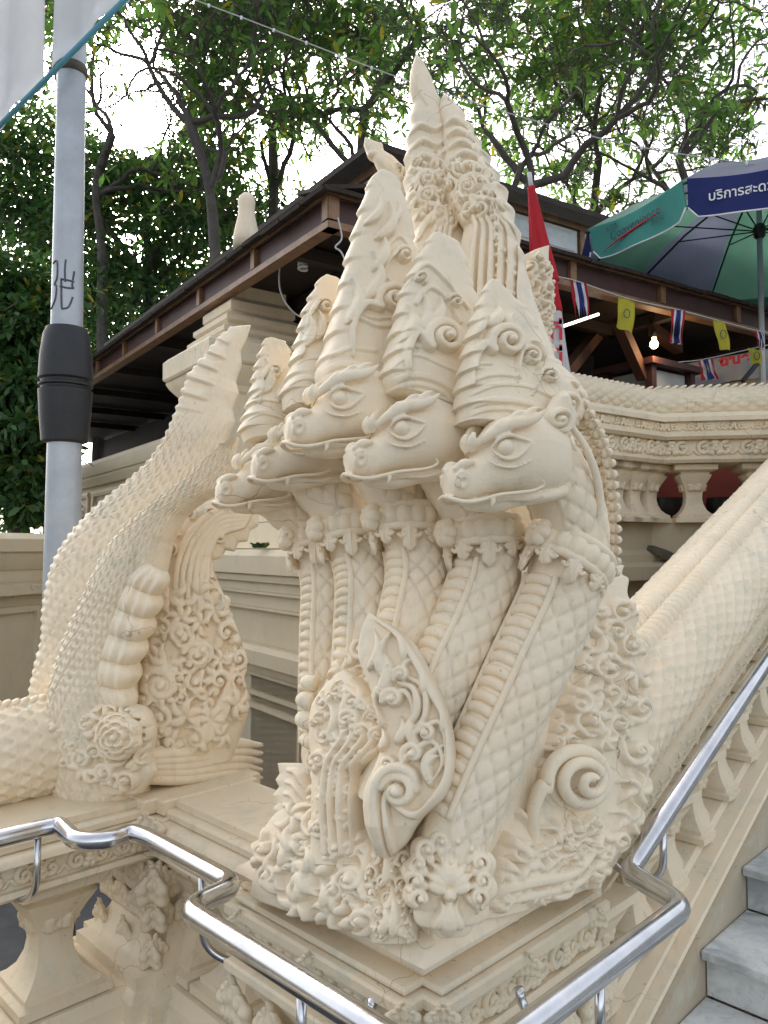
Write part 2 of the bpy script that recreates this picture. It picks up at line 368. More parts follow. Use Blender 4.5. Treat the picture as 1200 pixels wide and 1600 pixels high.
M['alu'] = simple('pale_window_frame', (.55, .55, .50), .5)
M['pole'] = simple('galvanised_pole_paint', (.48, .52, .56), .45, metal=.25, var=.25, sc=5, bmp=.06)
M['rubber'] = simple('black_rubber_band', (.018, .02, .022), .55, var=.3, sc=20, bmp=.15)
M['ink'] = simple('faded_marker_ink', (.11, .12, .14), .7, var=.5, sc=70)
def cloth(name, col, tr=.35, var=.12, sc=3.0):
    m, t, b = mat_new(name); out = t.nodes['Material Output']; co = objco(t)
    c = mix(t, cr(t, noise(t, sc, 5, .6, co), [(.35, G3(0)), (.65, G3(1))]), tuple(v * (1 - var) for v in col), col)
    t.links.new(c, b.inputs['Base Color']); b.inputs['Roughness'].default_value = .7; b.inputs['Specular IOR Level'].default_value = .2
    tl = t.nodes.new('ShaderNodeBsdfTranslucent'); t.links.new(c, tl.inputs[0]); mx = t.nodes.new('ShaderNodeMixShader'); mx.inputs[0].default_value = tr
    t.links.new(b.outputs[0], mx.inputs[1]); t.links.new(tl.outputs[0], mx.inputs[2]); t.links.new(mx.outputs[0], out.inputs[0]); return m
M['white_cloth'] = cloth('white_banner_cloth', (.78, .79, .80), .45); M['teal'] = cloth('teal_umbrella_cloth', (.16, .56, .50), .5); M['navy'] = cloth('navy_umbrella_cloth', (.05, .07, .26), .45); M['under_green'] = cloth('green_umbrella_lining', (.40, .60, .50), .6); M['under_grey'] = cloth('slate_umbrella_lining', (.46, .48, .56), .6)
M['red'] = cloth('red_cloth', (.50, .025, .035), .15); M['flag_red'] = cloth('flag_red', (.48, .03, .05), .3); M['flag_white'] = cloth('flag_white', (.75, .75, .76), .3); M['flag_blue'] = cloth('flag_blue', (.04, .05, .22), .25); M['flag_yellow'] = cloth('flag_yellow', (.55, .50, .06), .35)
M['print_white'] = simple('white_print', (.75, .76, .78), .6); M['print_red'] = simple('red_print', (.50, .02, .04), .6); M['print_dark'] = simple('dark_print', (.03, .09, .10), .6); M['blue_edge'] = simple('blue_hem_tape', (.10, .32, .42), .6)
M['tube_on'] = emit('lit_fluorescent_tube', (1, .98, .9), 1.6); M['bulb_on'] = emit('lit_bulb', (1, .72, .38), 4.0)
M['lamp_glass'] = simple('unlit_lamp_glass', (.55, .56, .55), .35); M['wire'] = simple('pale_wire', (.5, .5, .48), .6); M['black_iron'] = simple('black_iron', (.015, .015, .016), .45)
M['brownwall'] = simple('brown_inner_wall', (.10, .042, .022), .75, var=.4, sc=2); M['redwall'] = simple('red_painted_wall', (.30, .05, .03), .6, var=.3, sc=3)
def leafmat(name, c0, c1, tr=.35):
    m, t, b = mat_new(name); out = t.nodes['Material Output']; co = geo(t)
    v = t.nodes.new('ShaderNodeTexWhiteNoise'); v.noise_dimensions = '3D'
    g_ = t.nodes.new('ShaderNodeNewGeometry'); r_ = g_.outputs['Random Per Island']
    c = cr(t, r_, [(.0, c0), (.6, c1), (.93, tuple(x * 1.5 for x in c1)), (.97, (.30, .26, .04))])
    t.links.new(c, b.inputs['Base Color']); b.inputs['Roughness'].default_value = .45; b.inputs['Specular IOR Level'].default_value = .4
    tl = t.nodes.new('ShaderNodeBsdfTranslucent'); t.links.new(mix(t, 1.0, c, (1.25, 1.35, .7, 1), 'MULTIPLY'), tl.inputs[0]); mx = t.nodes.new('ShaderNodeMixShader'); mx.inputs[0].default_value = tr
    t.links.new(b.outputs[0], mx.inputs[1]); t.links.new(tl.outputs[0], mx.inputs[2]); t.links.new(mx.outputs[0], out.inputs[0]); return m
M['leaf'] = leafmat('frangipani_leaf', (.055, .11, .04), (.10, .19, .065), .6); M['leaf2'] = leafmat('small_dark_leaf', (.03, .075, .025), (.06, .13, .042), .38)
M['bark'] = simple('grey_brown_bark', (.13, .115, .10), .85, var=.45, sc=6, bmp=.5)
# ------------------------------------------------------------------ setting: ground, stair, pedestals, balustrades, handrail
V, Fc = box_vf((0, 40, -.06), (140, 0, 0), (0, 140, 0), (0, 0, .05)); g = ob('ground', mesh('ground', V, Fc, False), M['floor']); g['kind'] = 'structure'
CM = M['cream2']; SLP = .435
zn = lambda X: .554 + SLP * (X - 2.147)
zc = lambda X: .90 + SLP * (X - 1.91)
# stair: every tread and riser slab its own piece
st = bpy.data.objects.new('stair', None); C.objects.link(st); st['kind'] = 'structure'
for k in range(-4, 12):
    x, z = 2.147 + .306 * k, .554 + .1331 * k
    for j, (y0, y1) in enumerate(((.905, -.35), (-.354, -1.6))):
        V, Fc = box_vf(W(x + .155 - .012, (y0 + y1) / 2, z - .0125), W(.167, 0), W(0, (y0 - y1) / 2), (0, 0, .0125)); me = bevel_mesh(mesh('tread', V, Fc, False), .005, 2); ob('tread', me, M['marble'], st)
    for j, (y0, y1) in enumerate(((.903, .62), (.618, .0), (-.002, -.7), (-.702, -1.6))):
        V, Fc = box_vf(W(x + .012 + .008, (y0 + y1) / 2, z - .025 - .0535), W(.010, 0), W(0, (y0 - y1) / 2), (0, 0, .0528)); ob('riser', mesh('riser', V, Fc, False), M['marble'], st)
V, Fc = prism_vf([(-.0, -1.2), (2.5, -1.2), (2.5, -.17), (0, -.17)], W(.9, .9, zn(.9)), W(6.0, .9, zn(6.0)), W(0, -1)); ob('stair_core', mesh('stair_core', V, Fc, False), M['stone'], st)
# ---- helpers
def leaf_vf(base, out, up, h, w, curl=.25, n=12):
    "acanthus leaf that leans out and curls over at its tip"
    t = np.linspace(0, 1, n); s = nrm(np.cross(up, out)); mb = MB()
    for e in (-1, -.5, 0, .5, 1):
        k = 1 - .35 * abs(e); pth = base + np.outer(t * h * k, up) + np.outer(.10 * h * np.sin(t * pi * .5) + curl * h * np.clip(t - .55, 0, 1)**2 * 2.2 * k, out) + np.outer(e * w * .42 * np.sin(pi * (.25 + .6 * t)), s)
        pth = pth - np.outer(np.clip(t - .82, 0, 1) * h * .5, up)
        mb.add(*sweep_vf(pth, np.maximum(w * .17 * (1 - t**3) * (1 + .2 * np.sin(t * 16)), .001), 8, out, flat=1.1))
    return np.vstack(mb.V), mb.F
def curl_band(name, p0, p1, hgt, out, parent, n, seed, mat=CM, th=.012):
    "running band of leaf scrolls, each its own piece, height hgt, between two points of its lower edge"
    p0, p1, out = np.asarray(p0, float), np.asarray(p1, float), nrm(out); d = p1 - p0; L = np.linalg.norm(d); t = d / L; up = np.array([0, 0, 1.]); rn = random.Random(seed); st_ = L / n; mes = []
    for sg in (1, -1):
        mb = MB(); a = np.linspace(0, 1, 22); r0 = min(hgt * .46, st_ * .46); ang = sg * (a * 8.0 + 1.2); rr = r0 * (1 - .82 * a)
        mb.add(*sweep_vf(np.stack([rr * np.cos(ang), rr * np.sin(ang) * sg, .006 * a], 1), th * .62 * (1 - .35 * a), 7, (0, 0, 1)))
        for q in range(4):
            b = rn.uniform(-.5, .5); ps = np.array([st_ * (.30 + .08 * q) * sg, hgt * (-.42 + .22 * q), 0]); e = np.linspace(0, 1, 8); dv = nrm(np.array([b + .3 * sg, 1, 0]))
            mb.add(*sweep_vf(ps + np.outer(e * hgt * .36, dv) + np.outer(.006 * np.sin(e * pi), [0, 0, 1]), np.maximum(th * .62 * np.sin(pi * (.2 + .78 * e)), .001), 7, (0, 0, 1), flat=1.4))
        tt = np.linspace(-1, 1, 12); mb.add(*sweep_vf(np.stack([tt * st_ * .5, hgt * .36 * np.sin(tt * pi) * sg, 0 * tt], 1), th * .4, 6, (0, 0, 1))); mes.append(mesh('scroll', np.vstack(mb.V), mb.F))
    for k in range(n):
        c = p0 + d * (k + .5) / n + up * hgt * .5; o = ob('scroll', mes[k % 2], mat, parent); o.matrix_world = Matrix([[t[j], up[j], out[j], c[j]] for j in range(3)] + [[0, 0, 0, 1]])
def box_leafs(parent, x0, x1, y0, y1, z, h, w, mat, faces=('x0', 'y0'), n=2):
    for f in faces:
        for k in range(n + 1):
            u = k / n; X, Y, o = (x0, y0 + (y1 - y0) * u, W(-1, 0)) if f == 'x0' else ((x0 + (x1 - x0) * u, y0, W(0, -1)) if f == 'y0' else (x0 + (x1 - x0) * u, y1, W(0, 1)))
            V, Fc = leaf_vf(W(X, Y, z), o, np.array([0, 0, 1.]), h, w); ob('acanthus_leaf', mesh('acanthus_leaf', V, Fc), mat, parent)
# ---- corner pedestal under the naga
pd = thing('corner_pedestal', 'stepped cream plaster pedestal carrying the five-headed serpent', 'pedestal', W(1.39, 1.28, 0))
pp = redent(1.095, 1.755, .99, 1.63, .05)
V, Fc = stack_vf(pp, [(.10, -.01), (.10, .10), (.07, .12), (.07, .17), (.03, .20), (.0, .25), (-.04, .32), (-.055, .45), (-.04, .56), (0, .615), (0, .635)])
ob('shaft', grooved(mesh('shaft', lump(V, .001), Fc)), CM, pd)
for z0, z1, o, nm in ((.636, .663, .030, 'moulding'), (.664, .683, .012, 'moulding'), (.684, .745, -.004, 'frieze'), (.746, .765, .012, 'moulding'), (.7665, .795, .030, 'moulding'), (.7965, .8115, .012, 'moulding')):
    V, Fc = stack_vf(pp, [(o - .006, z0), (o, z0 + .005), (o, z1 - .005), (o - .006, z1)]); ob(nm, grooved(mesh(nm, lump(V, .0012), Fc)), CM, pd)
for k, (a, b, o) in enumerate(((W(1.098, 1.56, .686), W(1.098, 1.05, .686), W(-1, 0)), (W(1.15, .993, .686), W(1.70, .993, .686), W(0, -1)))): curl_band('scroll_band', a, b, .06, o, pd, 9, 60 + k, th=.016)
box_leafs(pd, 1.105, 1.72, 1.0, 1.61, .505, .125, .11, CM, n=4)
for X, Y in ((1.095, 1.045), (1.145, .99), (1.70, .99), (1.09, 1.57), (1.085, 1.31), (1.41, .985)):     # knuckle leaves on the corners of the mouldings
    V, Fc = leaf_vf(W(X - .018, Y - .018, .748), nrm(W(-1, -1)), np.array([0, 0, 1.]), .06, .06, .5); ob('corner_leaf', mesh('corner_leaf', V, Fc), CM, pd)
# ---- balustrades
def baluster(parent, base, h, w, mat, leafs=True, yaw=pi / 4):
    "vase baluster: stepped foot, swelling belly, leafy capital, abacus"
    k = h; pr = [(.50, 0), (.50, .07), (.42, .09), (.42, .13), (.36, .16), (.30, .22), (.235, .32), (.21, .42), (.22, .52), (.26, .60), (.33, .70), (.40, .78), (.42, .82), (.34, .84), (.34, .87), (.46, .89), (.50, .91), (.50, 1.0)]
    th = [pi / 4 + i * pi / 2 + e for i in range(4) for e in (-.62, -.3, 0, .3, .62)]
    sq = np.array([(cos(a), sin(a)) for a in th]) / np.maximum(np.abs(np.cos(th)), np.abs(np.sin(th)))[:, None] ; V = []
    for r, z in pr:
        q = sq * r * w; rd = nrm(sq) * r * w * 1.06; m_ = np.clip((z - .12) / .1, 0, 1) * np.clip((.86 - z) / .05, 0, 1) * .45; q = q * (1 - m_) + rd * m_
        c, s = cos(yaw), sin(yaw); V.append(np.stack([q[:, 0] * c - q[:, 1] * s, q[:, 0] * s + q[:, 1] * c, np.full(len(q), z * k)], 1) + base)
    n = len(th); F_ = [grid_faces(len(pr), n, True), list(range(n))[::-1], [(len(pr) - 1) * n + i for i in range(n)]]
    o = ob('baluster', grooved(mesh('baluster', np.vstack(V), F_), 40), mat, parent)
    if leafs:
        for i in range(8):
            a = yaw + i * pi / 4; d = np.array([cos(a), sin(a), 0]); V, Fc = leaf_vf(base + d * w * .24 + np.array([0, 0, h * .56]), d, np.array([0, 0, 1.]), h * .27, w * .30, .45, 9); ob('acanthus_leaf', mesh('acanthus_leaf', V, Fc), mat, o)
    return o
bl = thing('balustrade', 'level cream balustrade between the pillar and the serpent pedestal', 'balustrade', W(1.44, 1.9, 0))
def run(parent, a, b, out, zt, mat, seed, bal, bh=.34, bw=.22, plinth=True):
    a0, b0 = np.array(a), np.array(b); z = np.array([0, 0, zt])
    for prof, nm in (([(-.145, 0), (.145, 0), (.145, -.022), (-.145, -.022)], 'coping'), ([(-.17, -.023), (.17, -.023), (.178, -.030), (.178, -.046), (.17, -.052), (-.17, -.052)], 'moulding'),
                     ([(-.2, -.053), (.20, -.053), (.215, -.062), (.222, -.074), (.20, -.083), (-.2, -.083)], 'moulding'), ([(-.16, -.084), (.185, -.084), (.185, -.15), (-.16, -.15)], 'frieze'), ([(-.17, -.151), (.20, -.151), (.205, -.165), (.19, -.178), (-.17, -.178)], 'moulding')):
        V, Fc = prism_vf(prof, a0 + z, b0 + z, out); ob(nm, grooved(mesh(nm, V, Fc)), mat, parent)
    L = np.linalg.norm(b0 - a0); o_ = nrm(out); curl_band('scroll_band', a0 + z + o_ * .186 + [0, 0, -.145], b0 + z + o_ * .186 + [0, 0, -.145], .058, out, parent, max(3, int(L / .075)), seed, mat, .016)
    if plinth:
        for prof, nm in (([(-.22, -zt), (.30, -zt), (.30, -zt + .10), (-.22, -zt + .10)], 'plinth'), ([(-.2, -zt + .101), (.26, -zt + .101), (.25, -zt + .17), (-.2, -zt + .17)], 'plinth'), ([(-.18, -zt + .171), (.21, -zt + .171), (.20, -zt + .255), (.17, -zt + .285), (-.18, -zt + .285)], 'plinth')):
            V, Fc = prism_vf(prof, a0 + z, b0 + z, out); ob(nm, grooved(mesh(nm, V, Fc)), mat, parent)
    for u in bal: baluster(parent, a0 + (b0 - a0) * u + np.array([0, 0, zt - .178 - bh - .002]) + o_ * .02, bh, bw, mat, True, atan2(o_[1], o_[0]))
run(bl, W(1.44, 2.62), W(1.44, 1.605), W(-1, 0), .84, CM, 5, (.34, .62, .90), .37, .27)
bl2 = thing('balustrade', 'level cream balustrade at the left edge under the scaled dragon body', 'balustrade', W(0, 2.5, 0))
run(bl2, W(-1.6, 2.47), W(1.26, 2.47), W(0, -1), .84, CM, 6, (.55, .665, .78, .905), .37, .27)
# ---- left pillar
pl = thing('balustrade_pillar', 'cream pillar with leafy capital behind the bent handrail', 'pillar', W(1.4, 2.45, 0))
pq = redent(1.24, 1.62, 2.27, 2.65, .045)
V, Fc = stack_vf(pq, [(.17, -.01), (.17, .10), (.13, .115), (.13, .19), (.10, .205), (.10, .27), (.07, .285), (.07, .325), (.045, .335), (.02, .36), (-.005, .40), (-.03, .46), (-.04, .53), (-.03, .58), (-.005, .63), (.03, .665), (.03, .67)]); ob('shaft', grooved(mesh('shaft', lump(V, .001), Fc)), CM, pl)
for z0, z1, o, nm in ((.671, .688, .05, 'abacus'), (.6895, .705, .03, 'moulding'), (.7065, .745, .045, 'frieze'), (.7465, .762, .065, 'moulding'), (.7635, .795, .05, 'moulding'), (.7965, .846, .035, 'cap')):
    V, Fc = stack_vf(pq, [(o - .008, z0), (o, z0 + .006), (o, z1 - .005), (o - .005, z1)]); ob(nm, grooved(mesh(nm, lump(V, .001), Fc)), CM, pl)
box_leafs(pl, 1.255, 1.6, 2.285, 2.62, .535, .135, .13, CM, n=4); box_leafs(pl, 1.265, 1.6, 2.295, 2.62, .44, .12, .10, CM, n=3); box_leafs(pl, 1.24, 1.6, 2.27, 2.62, .34, .11, .085, CM, n=2)
for q, (a, b, o) in enumerate(((W(1.19, 2.60, .71), W(1.19, 2.30, .71), W(-1, 0)), (W(1.27, 2.22, .71), W(1.6, 2.22, .71), W(0, -1)))): curl_band('scroll_band', a, b, .034, o, pl, 5, 90 + q, th=.014)
V, Fc = leaf_vf(W(1.185, 2.215, .752), nrm(W(-1, -1)), np.array([0, 0, 1.]), .10, .10, .35); ob('corner_leaf', mesh('corner_leaf', V, Fc), CM, pl)
# ---- sloping balustrade beside the stair
sb = thing('stair_balustrade', 'sloping cream balustrade with carved balusters beside the marble steps', 'balustrade', W(3, 1.25, .5))
A, B = W(1.66, 1.27), W(6.2, 1.27)
for prof, nm, zf in (([(-.25, -1.4), (.362, -1.4), (.362, .03), (-.25, .03)], 'stringer', zn), ([(-.25, .031), (.345, .031), (.35, .04), (.345, .048), (-.25, .048)], 'moulding', zn), ([(-.25, .049), (.31, .049), (.315, .058), (.31, .066), (-.25, .066)], 'moulding', zn), ([(-.25, .067), (.265, .067), (.255, .085), (-.25, .085)], 'moulding', zn),
                     ([(-.2, .086), (.10, .086), (.10, .43), (-.2, .43)], 'wall', zn), ([(-.26, -.17), (.205, -.17), (.215, -.16), (.215, -.145), (-.26, -.145)], 'moulding', zc), ([(-.26, -.144), (.19, -.144), (.19, -.095), (-.26, -.095)], 'frieze', zc),
                     ([(-.28, -.094), (.222, -.094), (.238, -.082), (.238, -.066), (-.28, -.066)], 'moulding', zc), ([(-.28, -.065), (.225, -.065), (.245, -.05), (.25, -.03), (.243, -.008), (.22, .0), (-.28, .0)], 'coping', zc)):
    a, b = A + np.array([0, 0, zf(1.66)]), B + np.array([0, 0, zf(6.2)]); V, Fc = prism_vf(prof, a, b, W(0, -1)); ob(nm, grooved(mesh(nm, V, Fc)), M['cream2'] if nm != 'stringer' else M['stone'], sb)
curl_band('scroll_band', W(1.75, 1.078, zc(1.75) - .142), W(4.5, 1.078, zc(4.5) - .142), .044, W(0, -1), sb, 40, 71, th=.013)
curl_band('bead_band', W(1.75, 1.028, zc(1.75) - .052), W(4.5, 1.028, zc(4.5) - .052), .03, W(0, -1), sb, 90, 72, th=.010)
for k in range(14):
    x = 1.86 + k * .20; baluster(sb, W(x, 1.085, zn(x) + .05), .26, .185, CM, True, pi / 4)
# ---- stainless handrail
def fillet(pts, r, n=7):
    pts = [np.asarray(p, float) for p in pts]; o = [pts[0]]
    for i in range(1, len(pts) - 1):
        a, b, c = pts[i - 1], pts[i], pts[i + 1]; u, v = nrm(a - b), nrm(c - b); q = min(r, np.linalg.norm(a - b) * .48, np.linalg.norm(c - b) * .48); s, e = b + u * q, b + v * q
        o += [(1 - t)**2 * s + 2 * t * (1 - t) * b + t * t * e for t in np.linspace(0, 1, n)]
    return np.array(o + [pts[-1]])
def tube_vf(path, r, nseg=20):
    path = np.asarray(path, float); n = len(path); T = nrm(np.gradient(path, axis=0)); N = np.zeros_like(T); v = np.array([0.3, .2, 1.0]); 
    for i in range(n):
        v = v - (v @ T[i]) * T[i]; v = v / np.linalg.norm(v); N[i] = v
    B = np.cross(T, N); th = np.arange(nseg) * 2 * pi / nseg; V = (path[:, None] + r * (N[:, None] * np.cos(th)[None, :, None] + B[:, None] * np.sin(th)[None, :, None])).reshape(-1, 3)
    return V, [grid_faces(n, nseg, True)[:, ::-1], list(range(nseg)), [(n - 1) * nseg + i for i in range(nseg)][::-1]]
hr = thing('handrail', 'polished stainless steel handrail bent around the pedestal and up the stair', 'handrail', W(.89, .745, 0)); RZ = .872
pth = [W(-1.4, 2.2, RZ), W(.86, 2.2, RZ), W(.905, 2.19, RZ), W(.89, 2.04, RZ - .003), W(.96, 1.99, RZ - .003), W(1.02, 2.0, RZ), W(1.035, 1.93, RZ), W(1.035, 1.515, RZ), W(.892, 1.495, RZ), W(.892, .742, RZ), W(1.665, .742, RZ), W(1.735, .905, RZ), W(1.77, .915, RZ + .012), W(5.5, .915, RZ + SLP * .96 * 3.75)]
V, Fc = tube_vf(fillet(pth, .05, 10), .024, 28); ob('tube', mesh('tube', V, Fc), M['steel'], hr)
def bracket(p, d, drop, reach):
    p = np.asarray(p, float); d = nrm(d); dn = np.array([0, 0, -1.]); q = fillet([p + dn * .02, p + dn * drop, p + dn * (drop + .05) + d * reach * .45, p + dn * drop * .92 + d * reach, p + dn * drop * .7 + d * reach * 1.05], .05, 9); V, Fc = tube_vf(q, .0095, 12); ob('bracket', mesh('bracket', V, Fc), M['steel'], hr)
bracket(W(.85, 2.2, RZ), W(-.3, 1), .17, .16); bracket(W(1.035, 1.66, RZ), W(1, -.9), .19, .20); bracket(W(1.93, .915, RZ + .075), W(0, 1), .14, .17); bracket(W(3.05, .915, RZ + .535), W(0, 1), .14, .17); bracket(W(.892, 1.1, RZ), W(1, 0), .14, .17); bracket(W(1.3, .742, RZ), W(0, 1), .14, .17)
# ------------------------------------------------------------------ five-headed naga
CR = M['cream']
naga = thing('naga_statue', 'cream plaster serpent with five crowned heads on the corner pedestal', 'statue', W(1.39, 1.27, .84))
def head_meshes():
    mb = MB()
    # x, top, bottom, half width
    T = np.array([[.655, .085, -.035, .045], [.635, .135, -.065, .09], [.58, .165, -.085, .118], [.49, .185, -.082, .125], [.42, .225, -.07, .135], [.365, .30, -.05, .155], [.31, .41, -.035, .185], [.23, .51, -.02, .228],
                  [.08, .58, .0, .268], [-.08, .60, .0, .27], [-.24, .56, .02, .235], [-.34, .5, .06, .18], [-.40, .34, .12, .09]])
    xs = np.linspace(.655, -.40, 46); th = np.arange(40) * 2 * pi / 40; rows = []
    for x in xs:
        tp, bt, wd = (np.interp(-x, -T[:, 0], T[:, k]) for k in (1, 2, 3)); c, s = np.cos(th), np.sin(th)
        yy = wd * np.sign(c) * np.abs(c)**.75; zz = (tp + bt) / 2 + (tp - bt) / 2 * np.sign(s) * np.abs(s)**.8
        yy = yy * np.where(s > 0, 1 - .30 * np.clip(s, 0, 1)**2, 1); rows.append(np.stack([x + 0 * c, yy, zz], 1))
    V = np.vstack(rows); mb.add(V, [grid_faces(46, 40, True), list(range(40))[::-1], [45 * 40 + i for i in range(40)]])
    J = np.array([[.49, -.075, -.12, .035], [.44, -.065, -.148, .07], [.34, -.045, -.155, .095], [.2, -.03, -.15, .13], [.02, .0, -.10, .16], [-.2, .05, -.06, .17], [-.36, 0.1, -.02, .12]])
    rows = []
    for x in np.linspace(.49, -.36, 30):
        tp, bt, wd = (np.interp(-x, -J[:, 0], J[:, k]) for k in (1, 2, 3)); c, s = np.cos(th), np.sin(th)
        rows.append(np.stack([x + 0 * c, wd * np.sign(c) * np.abs(c)**.8, (tp + bt) / 2 + (tp - bt) / 2 * np.sign(s) * np.abs(s)**.85], 1))
    mb.add(np.vstack(rows), [grid_faces(30, 40, True), list(range(40))[::-1], [29 * 40 + i for i in range(40)]])
    for s in (1, -1):
        Y = lambda pts: [(x, s * y, z) for x, y, z in pts]
        up = (0, 0, 1)
        # upper lip: a thin flaring, wavy skirt
        mb.add(*sweep_vf(cat(Y([(.672, .0, -.062), (.655, .068, -.078), (.585, .126, -.10), (.48, .145, -.094), (.37, .158, -.066), (.27, .190, -.038), (.15, .235, -.02), (.05, .262, .0), (-.02, .276, .04), (.0, .278, .075)]), 50), ramp([.015, .017, .017, .016, .015, .015, .015, .014, .010], 50), 12, up, flat=1.5))
        mb.add(*sweep_vf(cat(Y([(.48, .0, -.088), (.44, .075, -.092), (.34, .108, -.078), (.2, .15, -.06), (.06, .225, -.06), (-.03, .265, -.03)]), 40), ramp([.018, .02, .02, .016, .012], 40), 10, up))
        # nostril volute
        a = np.linspace(0, 2 * pi * 1.3, 34); rr = .06 * (1 - .6 * np.linspace(0, 1, 34))
        mb.add(*sweep_vf(np.stack([.585 + rr * np.cos(a + .4) * .9, s * (.112 + .010 * np.sin(a)) + 0 * a, .045 + rr * np.sin(a + .4)], 1), ramp([.014, .025, .018], 34), 10, (0, s, 0)))
        mb.add(*sweep_vf(cat(Y([(.635, .07, .115), (.57, .095, .16), (.46, .105, .185)]), 16), ramp([.02, .036, .01], 16), 10, up))
        # brow: heavy flame ridge, low at the snout, rising to a point behind
        mb.add(*sweep_vf(cat(Y([(.425, .05, .30), (.39, .115, .345), (.325, .18, .40), (.23, .232, .45), (.13, .262, .475), (.05, .278, .51), (-.02, .285, .575)]), 44), ramp([.022, .04, .045, .046, .042, .032, .006], 44), 12, up, flat=.8))
        for q, (x, z) in enumerate(((.33, .47), (.23, .53), (.13, .56))):
            mb.add(*sweep_vf(cat(Y([(x, .19 + .03 * q, z - .05), (x - .05, .2 + .03 * q, z), (x - .10, .21 + .03 * q, z + .025)]), 12), ramp([.03, .026, .006], 12), 8, up))
        # lids round the eye
        mb.add(*sweep_vf(cat(Y([(.36, .165, .275), (.315, .205, .34), (.25, .238, .372), (.175, .255, .355), (.08, .268, .335)]), 26), ramp([.008, .016, .017, .013, .005], 26), 10, up))
        mb.add(*sweep_vf(cat(Y([(.36, .17, .27), (.315, .21, .225), (.25, .24, .205), (.175, .258, .235), (.08, .27, .33)]), 26), ramp([.007, .014, .015, .012, .005], 26), 10, up))
        mb.add(*sweep_vf(cat(Y([(.40, .165, .19), (.31, .215, .155), (.21, .253, .15), (.09, .276, .20)]), 26), ramp([.005, .011, .010, .004], 26), 10, up))   # cheek fold
        # fang
        mb.add(*sweep_vf(cat(Y([(.33, .165, -.06), (.335, .172, -.10), (.355, .168, -.13)]), 10), ramp([.022, .02, .004], 10), 8, up))
        # bristle knob between brow and snout
        mb.add(*sweep_vf(cat(Y([(.43, .03, .27), (.46, .05, .33), (.44, .055, .40)]), 10), ramp([.035, .04, .014], 10), 10, (1, 0, 0)))
    me = mesh('head', np.vstack(mb.V), mb.F); o = bpy.data.objects.new('tmp', me); C.objects.link(o)
    r = o.modifiers.new('r', 'REMESH'); r.mode = 'VOXEL'; r.voxel_size = .009
    q = o.modifiers.new('s', 'SMOOTH'); q.iterations = 2; q.factor = .5
    dg = bpy.context.evaluated_depsgraph_get(); me2 = bpy.data.meshes.new_from_object(o.evaluated_get(dg)); bpy.data.objects.remove(o)
    
    co = np.zeros(len(me2.vertices) * 3, np.float32); me2.vertices.foreach_get('co', co); co = co.reshape(-1, 3); k = co[:, 0] > .3; co[k, 0] = .3 + (co[k, 0] - .3) * .86; me2.vertices.foreach_set('co', co.ravel()); me2.update()
    me2.name = 'head'; me2.polygons.foreach_set('use_smooth', np.full(len(me2.polygons), True))
    V, Fc = lathe_vf([(0.0001, -.064)] + [(.064 * cos(a), .064 * sin(a)) for a in np.linspace(-1.4, 1.4, 11)] + [(.0001, .064)], 20)
    eye = mesh('eye', V, Fc); return me2, eye
HEAD, EYE = head_meshes()
def put_head(nose, dn, sc, phi, pit=0.0, roll=0.0):
    f = np.array([-cos(radians(phi)), -sin(radians(phi)), 0]); l = np.array([-f[1], f[0], 0])
    l = np.cross([0, 0, 1], f); u = np.array([0, 0, 1.]); p = radians(pit); f, u = f * cos(p) + u * sin(p), u * cos(p) - f * sin(p)
    tip = P(*nose, dn); sc = sc * 1.075; o = tip - f * .606 * sc - u * .08 * sc
    m = Matrix([[*(sc * np.array([f[i], l[i], u[i]])), o[i]] for i in range(3)] + [[0, 0, 0, 1]])
    h = ob('head', HEAD, CR, naga); h.matrix_world = m
    for s in (1, -1):
        e = ob('eye', EYE, CR, h); e.location = (.25, s * .192, .288)
    return h, o, f, l, u
# nose tip px, depth, size, turn towards the camera, pitch
HD = [((338, 760), 1.93, .255, 25, 3), ((394, 720), 1.81, .255, 25, 3), ((447, 662), 1.68, .268, 25, 3), ((542, 711), 1.60, .26, 25, 2), ((697, 744), 1.52, .266, 25, 2)]
HEADS = [put_head(*h) for h in HD]
# ---- crowns on the heads: flattened cones with serrated fronts
def crown(d, L, R, th, spirals, lines, flames, yaw=27, name='crown', nt=(9, 9)):
    L = [(L[0][0] + 3, L[0][1] - 3)] + [q for q in L[1:] if q[1] < L[0][1] - 12]; th = [.098, .100, .086] + list(th[3:])
    p = Patch(P(*L[0], d - .012), yaw, 4); r = Relief(p, .05)
    Ls, tl = saw([L[0]] + L[1:-1:2] + [L[-1]], nt[0], 6.5, 1.0); Rs, tr_ = saw([R[0]] + R[1:-1:2] + [R[-1]], nt[1], 4.5, -1.0)
    for q, t, nin in tl: r.line([q + nin * 2, q + nin * 8 - t * 9, q + nin * 12 - t * 20], [1.6, 2.4, 1.6], [.002, .004, .001], n=8)
    for s in spirals: r.spiral(*s[:3], turns=s[3], d=s[4], a0=s[5], h=1.8 * (s[6] if len(s) > 6 else .016), tail=s[7] if len(s) > 7 else None)
    for l in lines: r.line(l[0], l[1] * .85, l[2] * .62)
    for f in flames: r.flame(*f[:5], f[5] * 1.35, f[6] * 2.1)
    return loft(name, p, Ls, Rs, [t_ * .72 for t_ in th], CR, naga, relief=r, nu=96, nv=230, sharp=True, pw=3.4, back=1.0, nb=40), p
zz = lambda pts, k=.0: pts
